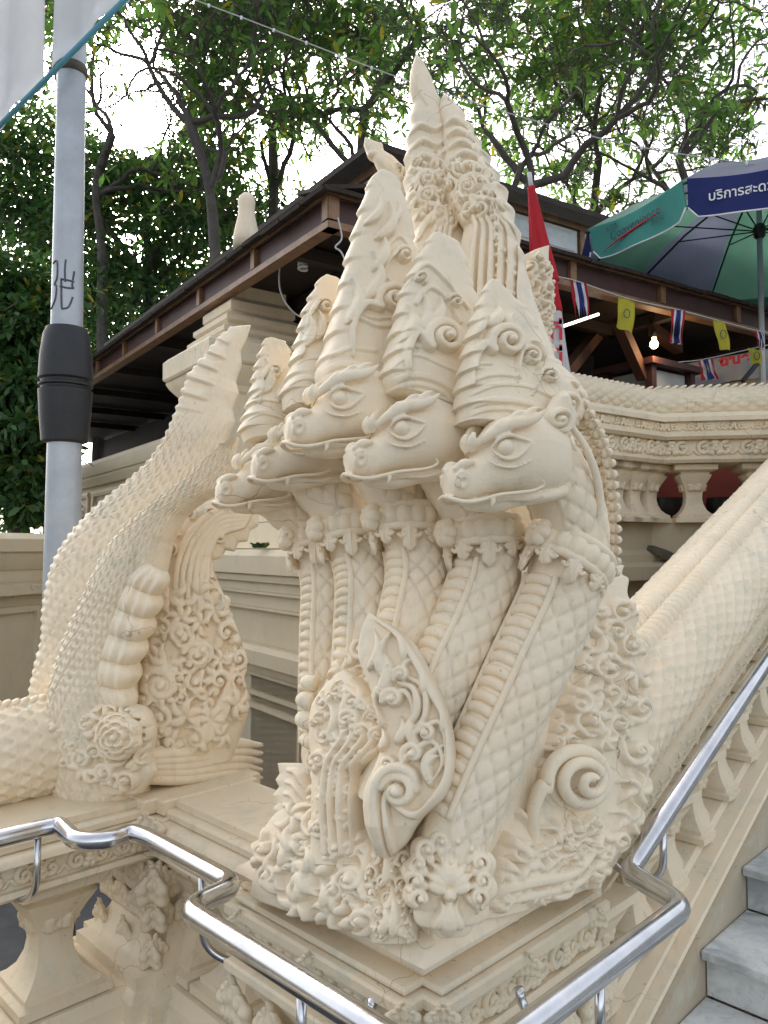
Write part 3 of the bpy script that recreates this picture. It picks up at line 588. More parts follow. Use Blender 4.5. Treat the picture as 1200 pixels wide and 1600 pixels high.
c5, p5 = crown(1.615, [(716, 664), (719, 640), (722, 612), (718, 608), (726, 575), (722, 570), (731, 540), (727, 535), (738, 508), (735, 500), (748, 470), (757, 448), (766, 437)],
    [(874, 690), (892, 662), (893, 640), (905, 628), (893, 606), (884, 592), (880, 598), (868, 570), (860, 556), (856, 560), (845, 532), (838, 522), (834, 526), (822, 488), (806, 462), (775, 438)],
    [.05, .066, .066, .06, .05, .038, .024, .012],
    [(795, 532, 27, 1.7, 1, 150, .016, [(742, 600), (748, 560), (760, 535)]), (829, 556, 16, 1.5, 1, 200, .013, [(800, 600), (806, 575)]), (851, 589, 14, 1.5, 1, 200, .012, [(822, 622), (830, 600)]), (866, 640, 24, 1.4, -1, 100, .02)],
    [([(722, 640), (760, 628), (820, 636), (870, 668)], 7, .012), ([(722, 652), (760, 641), (815, 650), (862, 684)], 5, .010), ([(728, 618), (770, 603), (815, 606), (850, 622)], 5, .008),
     ([(730, 600), (752, 588), (780, 585), (805, 590)], 6, .009), ([(735, 580), (748, 566), (768, 566)], 5, .009), ([(752, 500), (770, 488), (800, 500), (822, 528)], 4, .009)],
    [(742, 520, 760, 470, .2, 7, .010), (768, 505, 788, 470, .2, 8, .010), (800, 512, 812, 484, -.2, 6, .009), (850, 560, 838, 530, .2, 6, .01), (735, 560, 742, 520, .2, 5, .008)])
c4, p4 = crown(1.70, [(604, 616), (598, 590), (600, 566), (606, 560), (602, 545), (612, 520), (609, 514), (620, 480), (627, 462), (624, 458), (634, 432), (645, 412), (656, 388), (672, 368), (683, 366)],
    [(722, 656), (728, 620), (724, 600), (726, 560), (734, 545), (729, 530), (738, 505), (744, 478), (736, 470), (735, 450), (728, 445), (730, 425), (722, 400), (716, 384), (690, 367)],
    [.05, .064, .066, .06, .052, .044, .032, .014],
    [(690, 530, 30, 1.8, 1, 150, .018, [(632, 592), (634, 550), (648, 520)]), (662, 430, 10, 1.3, -1, 60, .01), (712, 470, 12, 1.3, 1, 200, .012)],
    [([(604, 600), (640, 590), (690, 606), (724, 640)], 7, .012), ([(602, 612), (640, 603), (685, 618), (720, 650)], 5, .010), ([(608, 575), (640, 556), (680, 572), (722, 592)], 5, .008), ([(612, 556), (632, 540), (660, 545)], 5, .008),
     ([(640, 440), (668, 408), (690, 420), (735, 478)], 5, .012), ([(655, 470), (675, 445), (700, 462), (722, 500)], 6, .012)],
    [(628, 530, 644, 470, .2, 7, .010), (646, 520, 664, 455, .2, 8, .010), (664, 505, 690, 462, .25, 9, .011)])
c3, p3 = crown(1.79, [(500, 604), (497, 575), (500, 548), (508, 542), (504, 530), (516, 505), (513, 497), (524, 470), (522, 460), (534, 430), (531, 424), (543, 392), (541, 386), (552, 360), (550, 352), (562, 325), (568, 300), (578, 280), (588, 267), (594, 266)],
    [(606, 618), (618, 590), (630, 575), (634, 540), (640, 510), (650, 490), (662, 440), (656, 420), (654, 400), (645, 385), (650, 360), (642, 345), (640, 325), (632, 318), (630, 296), (618, 280), (600, 267)],
    [.05, .06, .064, .062, .055, .046, .036, .014],
    [(612, 470, 26, 1.7, 1, 150, .018, [(545, 560), (548, 510), (566, 478)]), (632, 398, 14, 1.5, 1, 200, .014, [(600, 440), (606, 410)]), (600, 442, 9, 1.3, -1, 30, .01)],
    [([(502, 582), (530, 572), (570, 580), (606, 598)], 7, .012), ([(502, 594), (530, 584), (570, 592), (604, 610)], 5, .010), ([(510, 560), (540, 548), (580, 552)], 5, .008), ([(560, 500), (585, 512), (620, 508), (640, 492)], 5, .012),
     ([(556, 490), (580, 500), (612, 498)], 4, .010), ([(596, 400), (616, 372), (630, 366), (648, 388)], 5, .012)],
    [(540, 505, 552, 430, .2, 8, .010), (562, 470, 585, 390, .25, 9, .011), (585, 420, 598, 360, .2, 8, .010), (590, 370, 612, 310, .25, 8, .010), (575, 345, 598, 300, .2, 6, .009), (612, 345, 628, 310, .2, 5, .008)])
c2, p2 = crown(1.90, [(446, 640), (442, 610), (446, 585), (452, 580), (449, 570), (458, 545), (456, 538), (466, 510), (464, 503), (474, 480), (480, 462), (495, 440), (508, 430)],
    [(540, 640), (556, 600), (556, 560), (552, 520), (548, 490), (542, 470), (536, 450), (530, 438), (514, 431)],
    [.04, .056, .056, .05, .04, .024, .01],
    [(512, 474, 13, 1.4, 1, 200, .013, [(482, 530), (486, 495)]), (530, 530, 18, 1.5, 1, 200, .014)],
    [([(448, 600), (470, 592), (500, 600)], 6, .011), ([(450, 575), (475, 560), (505, 562)], 5, .008)],
    [(476, 540, 482, 480, .2, 7, .01), (492, 530, 500, 478, .2, 7, .01), (505, 545, 515, 500, .2, 7, .01), (460, 560, 470, 520, .2, 5, .008)])
c1, p1 = crown(2.01, [(384, 690), (376, 668), (380, 640), (386, 634), (383, 624), (392, 596), (390, 588), (399, 565), (404, 548), (412, 532), (420, 528)],
    [(462, 690), (468, 650), (466, 620), (462, 590), (458, 560), (450, 540), (430, 529)],
    [.04, .054, .054, .046, .036, .022, .01],
    [(432, 578, 12, 1.4, 1, 200, .012, [(405, 630), (408, 600)]), (440, 620, 14, 1.4, -1, 40, .012)],
    [([(382, 655), (405, 646), (440, 655)], 6, .010), ([(384, 636), (405, 624), (430, 628)], 5, .008)],
    [(396, 620, 404, 570, .2, 6, .009), (412, 612, 420, 555, .2, 7, .009)])
# ---- necks
PLATE = None
def neck(path, rad, belly, n_pl, s0, s1, net, collar_s, rosette=True):
    global PLATE
    n = 150; pts = np.array([P(*q) for q in path]); pa = cat(pts, n); ra = ramp(rad, n); belly = nrm(belly)
    L = np.linalg.norm(np.diff(pa, axis=0), axis=1).sum(); nu = net; nvv = L / (2 * pi * ra.mean() / nu)
    def dsp(S, TH):
        a = np.abs((TH + pi) % (2 * pi) - pi); k = np.clip((a - .62) / .1, 0, 1)
        return k * diamonds(TH / (2 * pi) * nu, S * nvv * .8, .16, .0055) - (1 - k) * .004
    V, Fc = sweep_vf(pa, ra, 120, belly, disp=dsp); nk = ob('neck', mesh('neck', lump(V, .0007), Fc), CR, naga)
    T, N, B = frames(pa, belly)
    for s in (-1, 1):
        th = s * .60; rp = pa + N * (ra * cos(th) * 1.0)[:, None] + B * (ra * sin(th) * 1.0)[:, None]
        i0, i1 = int(s0 * n), int(s1 * n); sweep('edge_cord', rp[i0:i1], .0075, CR, nk, nseg=10)
    if PLATE is None:
        t = np.linspace(-pi / 2, pi / 2, 9); rows = []
        for y in np.linspace(-1, 1, 13):
            k = (1 - y**4)**.5 + .02; rows.append(np.stack([.75 * np.cos(t) * k + 0 * y - .25 * y * y, y + 0 * t, np.sin(t) * (.5 + .5 * k) - .35 * y * y], 1))
        V = np.vstack(rows); PLATE = mesh('belly_plate', V, grid_faces(13, 9))
    for k in range(n_pl):
        i = int((s0 + (s1 - s0) * (k + .5) / n_pl) * (n - 1)); r = ra[i]; st = L * (s1 - s0) / n_pl
        x, y, z = N[i] * .017, B[i] * r * .50, T[i] * st * .46; o = pa[i] + N[i] * (r * .93 - .003)
        b = ob('belly_plate', PLATE, CR, nk); b.matrix_world = Matrix([[x[j], y[j], z[j], o[j]] for j in range(3)] + [[0, 0, 0, 1]])
    # collar: two cords, a row of lobes between them, a rosette and hanging leaves
    i = int(collar_s * (n - 1)); c, t, f, b_ = pa[i], T[i], N[i], B[i]; r = ra[i] * 1.07; tl = nrm(t * 1.0 + f * -.42)
    f2 = nrm(f - (f @ tl) * tl); b2 = np.cross(tl, f2); a = np.linspace(0, 2 * pi, 73); col = MB()
    for dz, w in ((.028, .011), (-.022, .0105)):
        ring = c + tl * dz + (f2 * np.cos(a)[:, None] + b2 * np.sin(a)[:, None]) * r * (1 + .02 * (dz < 0)); col.add(*sweep_vf(ring, w, 10, tl, caps=False))
    ring = c + tl * .003 + (f2 * np.cos(a)[:, None] + b2 * np.sin(a)[:, None]) * (r * .99)
    col.add(*sweep_vf(even(ring, 240), .019, 12, tl, caps=False, flat=.6, disp=lambda S, TH: .007 * np.abs(np.sin(S * pi * 17))))
    cl = ob('collar', mesh('collar', np.vstack(col.V), col.F), CR, naga)
    for k in range(8):
        aa = (k - 3.5) * 2 * pi / 9; rd = f2 * cos(aa) + b2 * sin(aa); tg = np.cross(tl, rd); big = 1.2 if k % 2 else .8
        o = c + rd * (r * .985) - tl * .022; mb = MB(); tt = np.linspace(0, 1, 16); hh = .05 * big
        pth = o[None] - tl * (hh * tt)[:, None] + rd * (.004 * np.sin(tt * pi))[:, None]
        mb.add(*sweep_vf(pth, np.maximum(.010 * np.sqrt(np.maximum(0, 1 - tt**2.2)), .0012), 14, rd, flat=2.5 * (1 - .25 * np.abs(np.sin(tt * 8))) / 1.0))
        mb.add(*sweep_vf(pth + rd * .008, np.maximum(.006 * (1 - tt), .001), 8, rd))
        for e in (-1, 1):
            a_ = np.linspace(0, 4.6, 16); q_ = .0095 * (1 - .6 * a_ / 4.6); mb.add(*sweep_vf(o - tl * hh * .32 + tg * e * .016 + rd * .008 + np.outer(q_ * np.cos(a_), tg * e) - np.outer(q_ * np.sin(a_), tl), .0045, 7, rd))
        mb.obj('hanging_leaf', CR, cl)
    if rosette:
        mb = MB(); o = c + f2 * (r + .012) + tl * .002; al = np.linspace(0, 2 * pi, 7)[:-1]
        for q in al:
            dv = b2 * cos(q) + tl * sin(q); tt = np.linspace(0, 1, 9)
            mb.add(*sweep_vf(o[None] + dv * (.030 * tt)[:, None] + f2 * (.010 * np.sin(tt * pi))[:, None], .006 + .013 * np.sin(pi * (.15 + .8 * tt)), 10, f2, flat=1.0))
        mb.add(*sweep_vf(o[None] + f2 * np.linspace(0, .03, 8)[:, None], .017 * np.sqrt(np.maximum(1 - np.linspace(0, 1, 8)**2, .002)), 14, tl)); mb.obj('rosette', CR, cl)
    return nk, pa, ra
BL = (-.86, -.5, 0)
neck([(700, 1345, 1.56), (722, 1270, 1.58), (768, 1165, 1.615), (822, 1050, 1.655), (874, 935, 1.70), (892, 840, 1.71), (876, 768, 1.69), (838, 702, 1.66)], [.07, .074, .078, .082, .084, .082, .08, .07], BL, 19, .08, .66, 10, .72)
neck([(600, 1260, 1.64), (640, 1160, 1.66), (690, 1060, 1.70), (738, 960, 1.75), (762, 870, 1.78), (736, 798, 1.77), (692, 728, 1.74)], [.066, .072, .076, .078, .078, .076, .066], BL, 15, .12, .70, 10, .78)
neck([(590, 1180, 1.74), (615, 1080, 1.76), (640, 980, 1.80), (655, 890, 1.84), (634, 804, 1.84), (582, 712, 1.81)], [.066, .072, .075, .076, .076, .07], BL, 14, .1, .68, 10, .76)
neck([(555, 1180, 1.83), (560, 1080, 1.86), (568, 980, 1.89), (568, 890, 1.93), (541, 815, 1.94), (486, 740, 1.92)], [.06, .064, .068, .07, .072, .07], BL, 17, .1, .68, 9, .76)
neck([(503, 1200, 1.93), (504, 1090, 1.96), (508, 990, 1.99), (510, 900, 2.03), (487, 826, 2.05), (432, 772, 2.03)], [.05, .056, .06, .064, .068, .07], BL, 18, .08, .68, 8, .77)
# ---- inner mass the necks grow from
core = np.array([P(672, 1400, 1.86), P(690, 1300, 1.90), P(725, 1150, 1.94), P(735, 1000, 1.97), P(740, 880, 2.0), P(735, 790, 2.0)])
sweep('core', cat(core, 60), ramp([.20, .21, .20, .18, .15, .09], 60), CR, naga, nseg=40, ref=(-.7, -.7, 0), flat=1.1)
# ---- carving at the foot of the naga
def carve(name, p, off, L, R, th, parent=None, relief=None, **k):
    return loft(name, p, L, R, th, CR, parent or naga, relief=relief, **k)
# neck ridge, ear whorl and strap of the nearest head
rp = cat([P(880, 585, 1.69), P(905, 632, 1.71), P(928, 676, 1.735), P(945, 720, 1.75), (P(952, 770, 1.76)), P(955, 820, 1.77), P(955, 865, 1.775), P(953, 905, 1.775)], 200)
T_, N_, B_ = frames(rp, (0.8, .6, 0))
fl = MB(); tt = np.linspace(0, 1, 9)
for e in (-1, 0, 1): fl.add(*sweep_vf(np.stack([.020 * tt, e * .006 * np.sin(tt * pi), .011 * tt**2 + .006 * e * 0], 1), np.maximum(.0125 * (1 - tt**1.7), .0012), 8, (0, 1, 0), flat=.9))
FL = mesh('ridge_scale', np.vstack(fl.V), fl.F)
for k in range(19):
    i = int(8 + k * 10); 
    for s in (0, 1):
        x = nrm(N_[i] + (.5 if s else -.1) * -B_[i] + .0 * T_[i]) * (1.15 if s == 0 else .95); y = nrm(np.cross(T_[i], x)); z = np.cross(nrm(x), y)
        o = rp[min(199, i + 4 * s)] + B_[i] * (.016 if s else -.004) - N_[i] * .008; b = ob('ridge_scale', FL, CR, naga)
        b.matrix_world = Matrix([[x[j], y[j], z[j], o[j]] for j in range(3)] + [[0, 0, 0, 1]])
sweep('strap', cat([P(888, 660, 1.615), P(912, 694, 1.61), P(932, 745, 1.625), P(938, 800, 1.64), P(930, 858, 1.645)], 50), ramp([.006, .0085, .0085, .007], 50), CR, naga, nseg=10)
pe = Patch(P(872, 655, 1.60), 30, 0); r = Relief(pe, .02); r.spiral(871, 656, 20, 1.5, -1, 90, w=6.5, h=.018)
carve('ear', pe, 0, [(868, 682), (850, 668), (846, 650), (856, 634), (872, 612)], [(876, 682), (893, 668), (897, 648), (890, 630), (880, 612)], .02, relief=r, nu=50, nv=60)
# big leaf on the corner
pA = Patch(P(645, 1180, 1.585), -14, 14); r = Relief(pA, .05)
r.line([(584, 964), (620, 991), (650, 1034), (672, 1075), (695, 1115), (705, 1155), (703, 1209), (685, 1244), (655, 1272), (628, 1262), (606, 1240)], [5, 6, 7, 8, 9, 10, 10, 11, 10, 8, 5], [.012, .02, .022, .022, .022, .024, .024, .03, .03, .026, .02], n=60)
r.line([(594, 1360), (590, 1290), (588, 1235), (600, 1208), (622, 1199), (645, 1208), (651, 1232)], [11, 12, 11, 10, 9, 9], [.024, .03, .032, .034, .034, .024], n=44)
r.line([(612, 1350), (607, 1285), (604, 1250), (612, 1226)], [6, 7, 5], [.022, .026, .016])
r.spiral(625, 1236, 28, 1.35, 1, 200, w=10, h=.036, eye=.36); r.spiral(647, 1178, 18, 1.2, 1, 150, w=7, h=.03, eye=.4, tail=[(672, 1228), (692, 1190), (674, 1158)]); r.spiral(667, 1146, 15, 1.2, 1, 190, w=6, h=.03, eye=.4, tail=[(694, 1195), (696, 1160), (686, 1128)])
r.spiral(615, 1092, 17, 1.2, 1, 170, w=7, h=.03, eye=.42, tail=[(634, 1152), (646, 1112), (632, 1080)]); r.line([(628, 1142), (652, 1115), (648, 1078), (622, 1066)], [4, 7, 7, 4], [.012, .024, .024, .012]); r.line([(636, 1148), (664, 1120), (662, 1075), (634, 1056)], [4, 6, 6, 4], [.012, .02, .02, .012])
r.spiral(628, 1054, 14, 1.2, 1, 150, w=6, h=.028, eye=.4, tail=[(655, 1088), (654, 1050), (640, 1030)]); r.spiral(606, 1193, 11, 1.1, -1, 0, w=5, h=.026, tail=[(640, 1200), (622, 1196)])
for f in ((590, 1088, 586, 1005, .22, 12), (604, 1062, 610, 985, -.2, 12), (600, 1135, 596, 1066, -.25, 12), (574, 1046, 580, 980, .2, 9), (655, 1168, 652, 1108, -.2, 11), (630, 1035, 612, 985, .15, 9), (676, 1228, 702, 1160, -.3, 10), (620, 1160, 628, 1120, .2, 10), (690, 1145, 678, 1096, .2, 8), (660, 1085, 646, 1040, .2, 8), (664, 1205, 690, 1180, -.2, 9), (590, 1170, 600, 1140, .2, 9)): r.flame(*f, .026)
carve('corner_leaf', pA, 0, [(604, 1338), (586, 1316), (575, 1280), (574, 1235), (590, 1195), (600, 1160), (594, 1110), (575, 1060), (562, 1025), (566, 988), (577, 958)], [(612, 1338), (636, 1318), (652, 1292), (668, 1272), (700, 1242), (713, 1200), (710, 1150), (697, 1100), (668, 1038), (640, 996), (580, 958)],
      [.05, .055, .055, .05, .045, .04, .03, .012], relief=r, nu=110, nv=230, pw=4.5, sharp=False)
# ground of packed foliage behind the single leaves
pZ = Patch(P(600, 1280, 1.735), -30, 9); r = Relief(pZ, .05); r.fill([(490, 1440), (480, 1250), (500, 1080), (560, 1010), (640, 1040), (690, 1150), (720, 1280), (700, 1440)], 10, 24, 46, 77, .024)
carve('foliage_ground', pZ, 0, [(470, 1420), (480, 1330), (488, 1230), (492, 1130), (515, 1060), (560, 1000)], [(725, 1470), (735, 1380), (735, 1290), (705, 1190), (660, 1090), (600, 1000)], [.05, .06, .06, .05, .04, .02], relief=r, nu=150, nv=200, pw=3)
pS = Patch(P(618, 1355, 1.60), -10, 10); r = Relief(pS, .03); r.spiral(634, 1338, 12, 1.2, 1, 180, w=5, h=.028, eye=.4, tail=[(612, 1385), (616, 1350)]); r.fill([(572, 1420), (580, 1330), (610, 1300), (655, 1320), (660, 1400), (640, 1430)], 6, 14, 22, 19, .026); r.flame(600, 1380, 592, 1318, .2, 10, .028); r.flame(622, 1375, 618, 1312, -.2, 9, .028)
carve('sprig', pS, 0, [(576, 1425), (570, 1390), (574, 1350), (584, 1322), (600, 1302)], [(664, 1425), (666, 1385), (662, 1350), (645, 1318), (612, 1302)], [.02, .03, .03, .024, .012], relief=r, nu=80, nv=90, pw=2.6)
# leaf on the front face
pB = Patch(P(545, 1200, 1.70), -38, 8); r = Relief(pB, .045)
for q, x in enumerate((512, 524, 537, 550, 562)): r.line([(x + 2, 1330), (x, 1260), (x + 2, 1200), (x + 14 + 3 * q, 1172), (x + 26 + 3 * q, 1150), (x + 16 + 3 * q, 1120)], [6, 6, 6, 6, 5, 3], [.016, .018, .02, .02, .018, .008], n=34)
r.spiral(592, 1148, 13, 1.5, 1, 190, h=.022, tail=[(575, 1195), (580, 1170)]); r.spiral(579, 1118, 9, 1.4, 1, 190, h=.018, tail=[(560, 1150)]); r.spiral(545, 1122, 15, 1.4, -1, 20, h=.02, tail=[(530, 1170), (555, 1150)])
r.line([(540, 1058), (575, 1082), (600, 1115), (612, 1160)], [5, 6, 6, 4], [.012, .02, .02, .012], n=30); r.line([(533, 1072), (566, 1094), (588, 1122)], [4, 5, 4], [.01, .016, .01])
r.flame(515, 1150, 505, 1092, .25, 9, .018); r.flame(530, 1120, 528, 1068, .2, 8, .016); r.flame(556, 1110, 545, 1064, .2, 8, .016); r.fill([(498, 1090), (530, 1065), (575, 1090), (605, 1130), (600, 1180), (570, 1200), (565, 1330), (505, 1330), (498, 1200)], 7, 15, 24, 3, .016)
carve('front_leaf', pB, 0, [(498, 1345), (500, 1260), (498, 1200), (492, 1150), (494, 1105), (508, 1078), (524, 1060), (538, 1047)], [(575, 1345), (572, 1250), (572, 1205), (596, 1186), (613, 1165), (612, 1128), (596, 1095), (570, 1066), (542, 1047)], [.05, .05, .05, .045, .045, .04, .03, .012], relief=r, nu=90, nv=180, pw=3.5)
# shell lobes up the left edge
for k, (x, y, rr) in enumerate(((481, 1066, 13), (476, 1094, 15), (476, 1124, 16), (483, 1156, 15), (491, 1184, 14), (496, 1210, 14))):
    q = P(x, y, 1.86 - .01 * k); t = np.linspace(0, 1, 16); s_ = rr * 1.86 / 1200
    pth = q + np.array([1, -.35, -.1]) * (s_ * 1.9 * (1 - t))[:, None] - np.array([1, -.35, -.1]) * s_ * .9
    sweep('shell_lobe', pth, s_ * np.sqrt(np.maximum(.03, 1 - (t - .25)**2 / .5625 * .97)) * .95, CR, naga, nseg=18, ref=(0, 0, 1), flat=1.2)
# upright leaf at the far left corner
pC = Patch(P(465, 1250, 1.83), -45, 4); r = Relief(pC, .03)
for q in range(5): r.line([(478, 1290 - 18 * q), (460, 1262 - 18 * q), (443, 1258 - 18 * q)], [6, 6, 3], [.01, .016, .006])
carve('upright_leaf', pC, 0, [(446, 1320), (442, 1270), (432, 1262), (440, 1252), (431, 1240), (441, 1228), (434, 1218), (440, 1208), (436, 1192)], [(500, 1320), (497, 1270), (492, 1230), (486, 1205), (478, 1193)], [.03, .03, .026, .015], relief=r, nu=44, nv=90, sharp=True)
# packed foliage low on the front face
pD = Patch(P(500, 1350, 1.745), -43, 10); r = Relief(pD, .04); polyD = [(418, 1370), (425, 1310), (445, 1275), (500, 1262), (560, 1275), (590, 1330), (600, 1400), (590, 1440), (480, 1410)]
r.fill(polyD, 10, 24, 36, 11, .026); r.spiral(561, 1372, 20, 1.6, 1, 180, h=.03, tail=[(535, 1430), (536, 1395)]); r.spiral(532, 1300, 16, 1.5, -1, 10, h=.026); r.spiral(556, 1330, 12, 1.4, 1, 180, h=.026)
for x, y, d_ in ((452, 1330, .2), (470, 1305, -.2), (490, 1340, .25), (505, 1300, .2), (445, 1370, -.2), (520, 1395, .2), (480, 1385, .2), (500, 1370, -.2)): r.flame(x, y + 22, x - 6, y - 24, d_, 12, .03)
carve('foot_foliage', pD, 0, [(402, 1395), (410, 1350), (413, 1315), (424, 1288), (440, 1268), (462, 1256), (490, 1250)], [(612, 1462), (624, 1420), (616, 1370), (600, 1320), (576, 1280), (545, 1258), (500, 1250)], [.05, .055, .05, .04, .03, .015], relief=r, nu=130, nv=110, pw=3.5)
# round boss of leaves on the corner
pE = Patch(P(702, 1375, 1.535), 3, 14); r = Relief(pE, .045)
r.blob(702, 1396, 12, .04); r.flame(702, 1462, 702, 1400, 0, 17, .034); r.flame(680, 1452, 688, 1406, .2, 12, .03); r.flame(724, 1452, 716, 1406, -.2, 12, .03)
for k in range(10):
    a = radians(-212 + k * 27.0); sg = 1 if k < 5 else -1; x, y = 702 + 52 * cos(a), 1372 + 60 * sin(a); r.spiral(x, y, 15 + 2 * (k % 2), 1.15, sg, 120 if k < 5 else 60, w=6.5, h=.03, eye=.4)
    r.flame(702 + 34 * cos(a + .22), 1374 + 38 * sin(a + .22), 702 + 68 * cos(a + .30), 1372 + 78 * sin(a + .30), .2 * sg, 9, .026)
for k in range(9):
    a = radians(-190 + k * 25.0); r.flame(702 + 8 * cos(a), 1390 + 8 * sin(a), 702 + 40 * cos(a), 1378 + 46 * sin(a), .14 * (1 if k < 4 else -1), 12, .034)
lob = lambda a0, a1, n: [(702 + (68 + 9 * abs(sin(6 * a + .4))) * cos(a), 1374 + (82 + 10 * abs(sin(6 * a + .4))) * sin(a)) for a in np.linspace(a0, a1, n)]
carve('leaf_boss', pE, 0, lob(pi / 2 + .05, 1.5 * pi - .05, 60), lob(pi / 2 - .05, -pi / 2 + .05, 60), [.012, .024, .032, .032, .024, .012], relief=r, nu=130, nv=150, pw=2.4, sharp=True)
pF = Patch(P(612, 1420, 1.56), -20, 8); r = Relief(pF, .03); r.flame(612, 1465, 610, 1388, .1, 10, .026); r.flame(592, 1460, 594, 1405, .25, 10, .024); r.flame(634, 1465, 630, 1402, -.25, 10, .024); r.flame(602, 1420, 606, 1385, .2, 7, .02); r.fill([(585, 1465), (590, 1410), (635, 1410), (645, 1465)], 5, 9, 10, 5, .018)
carve('pointed_leaf', pF, 0, [(580, 1470), (574, 1440), (584, 1415), (580, 1402), (596, 1388), (611, 1374)], [(652, 1470), (650, 1440), (640, 1418), (643, 1402), (626, 1390), (613, 1374)], [.02, .022, .016, .006], relief=r, nu=44, nv=60)
rn = random.Random(17)
for k in range(30):
    if k < 16: X, Y, o = 1.15, 1.06 + k * .034, W(-1, 0)
    else: X, Y, o = 1.17 + (k - 16) * .04, 1.045, W(0, -1)
    V, Fc = leaf_vf(W(X, Y, .868) - o * .03, o, np.array([0, 0, 1.]), rn.uniform(.07, .13), rn.uniform(.05, .07), rn.uniform(.2, .5), 10); ob('skirt_leaf', mesh('skirt_leaf', V, Fc), CR, naga)
# flank: packed scrolls behind the nearest neck
pG = Patch(P(870, 1230, 1.88), 38, 6); r = Relief(pG, .06)
r.spiral(864, 1128, 14, 1.5, -1, 60, h=.03); r.spiral(866, 1158, 18, 1.6, -1, 300, h=.034); r.spiral(901, 1098, 26, 1.3, 1, 140, w=9, h=.036); r.blob(903, 1104, 11, .036); r.spiral(947, 1045, 23, 1.4, -1, 330, w=8, h=.036); r.spiral(966, 985, 17, 1.3, 1, 200, h=.03); r.spiral(893, 1158, 11, 1.3, 1, 90, h=.026)
r.fill([(820, 1190), (850, 1130), (870, 1070), (900, 1010), (930, 950), (955, 900), (985, 950), (1000, 1060), (1003, 1150), (990, 1240), (960, 1160), (900, 1150)], 11, 25, 30, 4, .028)
r.line([(775, 1262), (790, 1300), (820, 1330), (850, 1335)], [10, 12, 10, 5], [.02, .03, .028, .01]); r.line([(800, 1225), (812, 1260), (832, 1290)], [8, 9, 5], [.02, .026, .01]); r.flame(815, 1215, 830, 1170, -.2, 11, .026); r.flame(835, 1205, 840, 1160, .2, 10, .026); r.flame(795, 1265, 806, 1215, -.2, 10, .026)
r.line([(770, 1395), (820, 1375), (880, 1360), (915, 1320), (925, 1285)], [8, 9, 9, 8, 5], [.02, .028, .03, .028, .016], n=36); r.line([(765, 1415), (830, 1395), (895, 1375), (940, 1320)], [6, 7, 7, 5], [.016, .022, .022, .016], n=36)
r.fill([(840, 1300), (880, 1280), (920, 1280), (930, 1310), (900, 1345), (850, 1345)], 7, 14, 14, 8, .03); r.fill([(745, 1400), (770, 1300), (800, 1310), (860, 1345), (920, 1340), (960, 1290), (985, 1250), (975, 1310), (930, 1365), (840, 1395), (745, 1425)], 10, 22, 28, 9, .026)
carve('flank_foliage', pG, 0, [(730, 1432), (736, 1390), (765, 1300), (800, 1220), (836, 1140), (872, 1060), (905, 980), (935, 915), (958, 882)],
      [(925, 1368), (952, 1330), (978, 1290), (990, 1240), (1003, 1190), (1001, 1140), (1008, 1085), (996, 1060), (1002, 1020), (985, 985), (992, 960), (975, 930), (978, 905), (968, 898), (972, 884)],
      [.06, .07, .07, .065, .055, .05, .04, .03, .012], relief=r, nu=130, nv=220, pw=3, rough=.001)
# the great volute, standing free of the flank
pH = Patch(P(895, 1230, 1.79), 36, 4)
t = np.linspace(0, 1, 130); a = radians(165) + t * 2.35 * 2 * pi; rr = 44 * (1 - t)**.8 + 4
arm = cat([(872, 1345), (848, 1318), (838, 1270), (846, 1225)], 30); spx = np.vstack([arm[:-1], np.stack([900 + rr * np.cos(a), 1216 + rr * np.sin(a)], 1)])
ab = pH.ab(spx); n_ = len(ab); h_ = np.concatenate([np.linspace(-.03, 0, 29), .004 + .05 * t**1.2]); V, Fc = sweep_vf(pH.at(ab, h_), np.concatenate([np.linspace(.011, .017, 29), .017 * (1 - .3 * t)]), 16, pH.N, flat=np.concatenate([np.full(29, 1.0), 1.0 - .1 * t]))
vb = MB().add(V, Fc)
for k in range(3):
    a2 = np.linspace(radians(20), radians(200), 40); vb.add(*sweep_vf(pH.at(pH.ab(np.stack([908 + (43 + 7 * k) * np.cos(a2), 1222 + (40 + 7 * k) * np.sin(a2)], 1)), -.012 - .012 * k), .011, 12, pH.N))
vb.obj('great_volute', CR, naga)
# slab under the carving
V, Fc = stack_vf([(1.14,1.035),(1.735,1.035),(1.735,1.60),(1.14,1.60)], [(.0, .812), (.012, .832), (.030, .838), (.034, .850), (.026, .862), (.004, .876), (-.03, .888), (-.10, .90)]); me = mesh('slab', lump(V, .003), Fc)
ob('slab', grooved(me), CR, naga)
# ------------------------------------------------------------------ sea-dragon on the stair rail, its raised jaw behind the naga
mak = thing('dragon_rail', 'scaled dragon running down the stair balustrade, tall carved jaw behind the heads', 'statue', W(1.9, 1.27, .84))
SLOPE = .435
zcop = lambda X: .90 + SLOPE * (X - 1.91)
# jaw: left wing
q1 = Patch(P(665, 300, 2.16), 16, 6); r = Relief(q1, .04)
for k in range(7): r.line([(640 + 2 * k, 205 + 26 * k), (655 + 3 * k, 196 + 26 * k), (676 + 2 * k, 205 + 26 * k), (690 + k, 196 + 26 * k)], [4, 6, 5, 3], [.008, .016, .014, .006])
r.fill([(638, 255), (700, 240), (702, 340), (645, 345)], 6, 13, 22, 21, .02); r.spiral(662, 287, 13, 1.6, 1, 150, h=.024); r.spiral(662, 312, 12, 1.6, 1, 150, h=.024); r.spiral(694, 268, 10, 1.4, -1, 30, h=.022); r.line([(650, 100), (655, 130), (668, 160)], [3, 4, 3], [.004, .008, .004])
for k in range(4): r.line([(655 + 12 * k, 560), (660 + 10 * k, 450), (668 + 9 * k, 390), (680 + 7 * k, 352), (694 + 3 * k, 335)], [5, 5, 5, 4], [.012, .018, .018, .01], n=30)
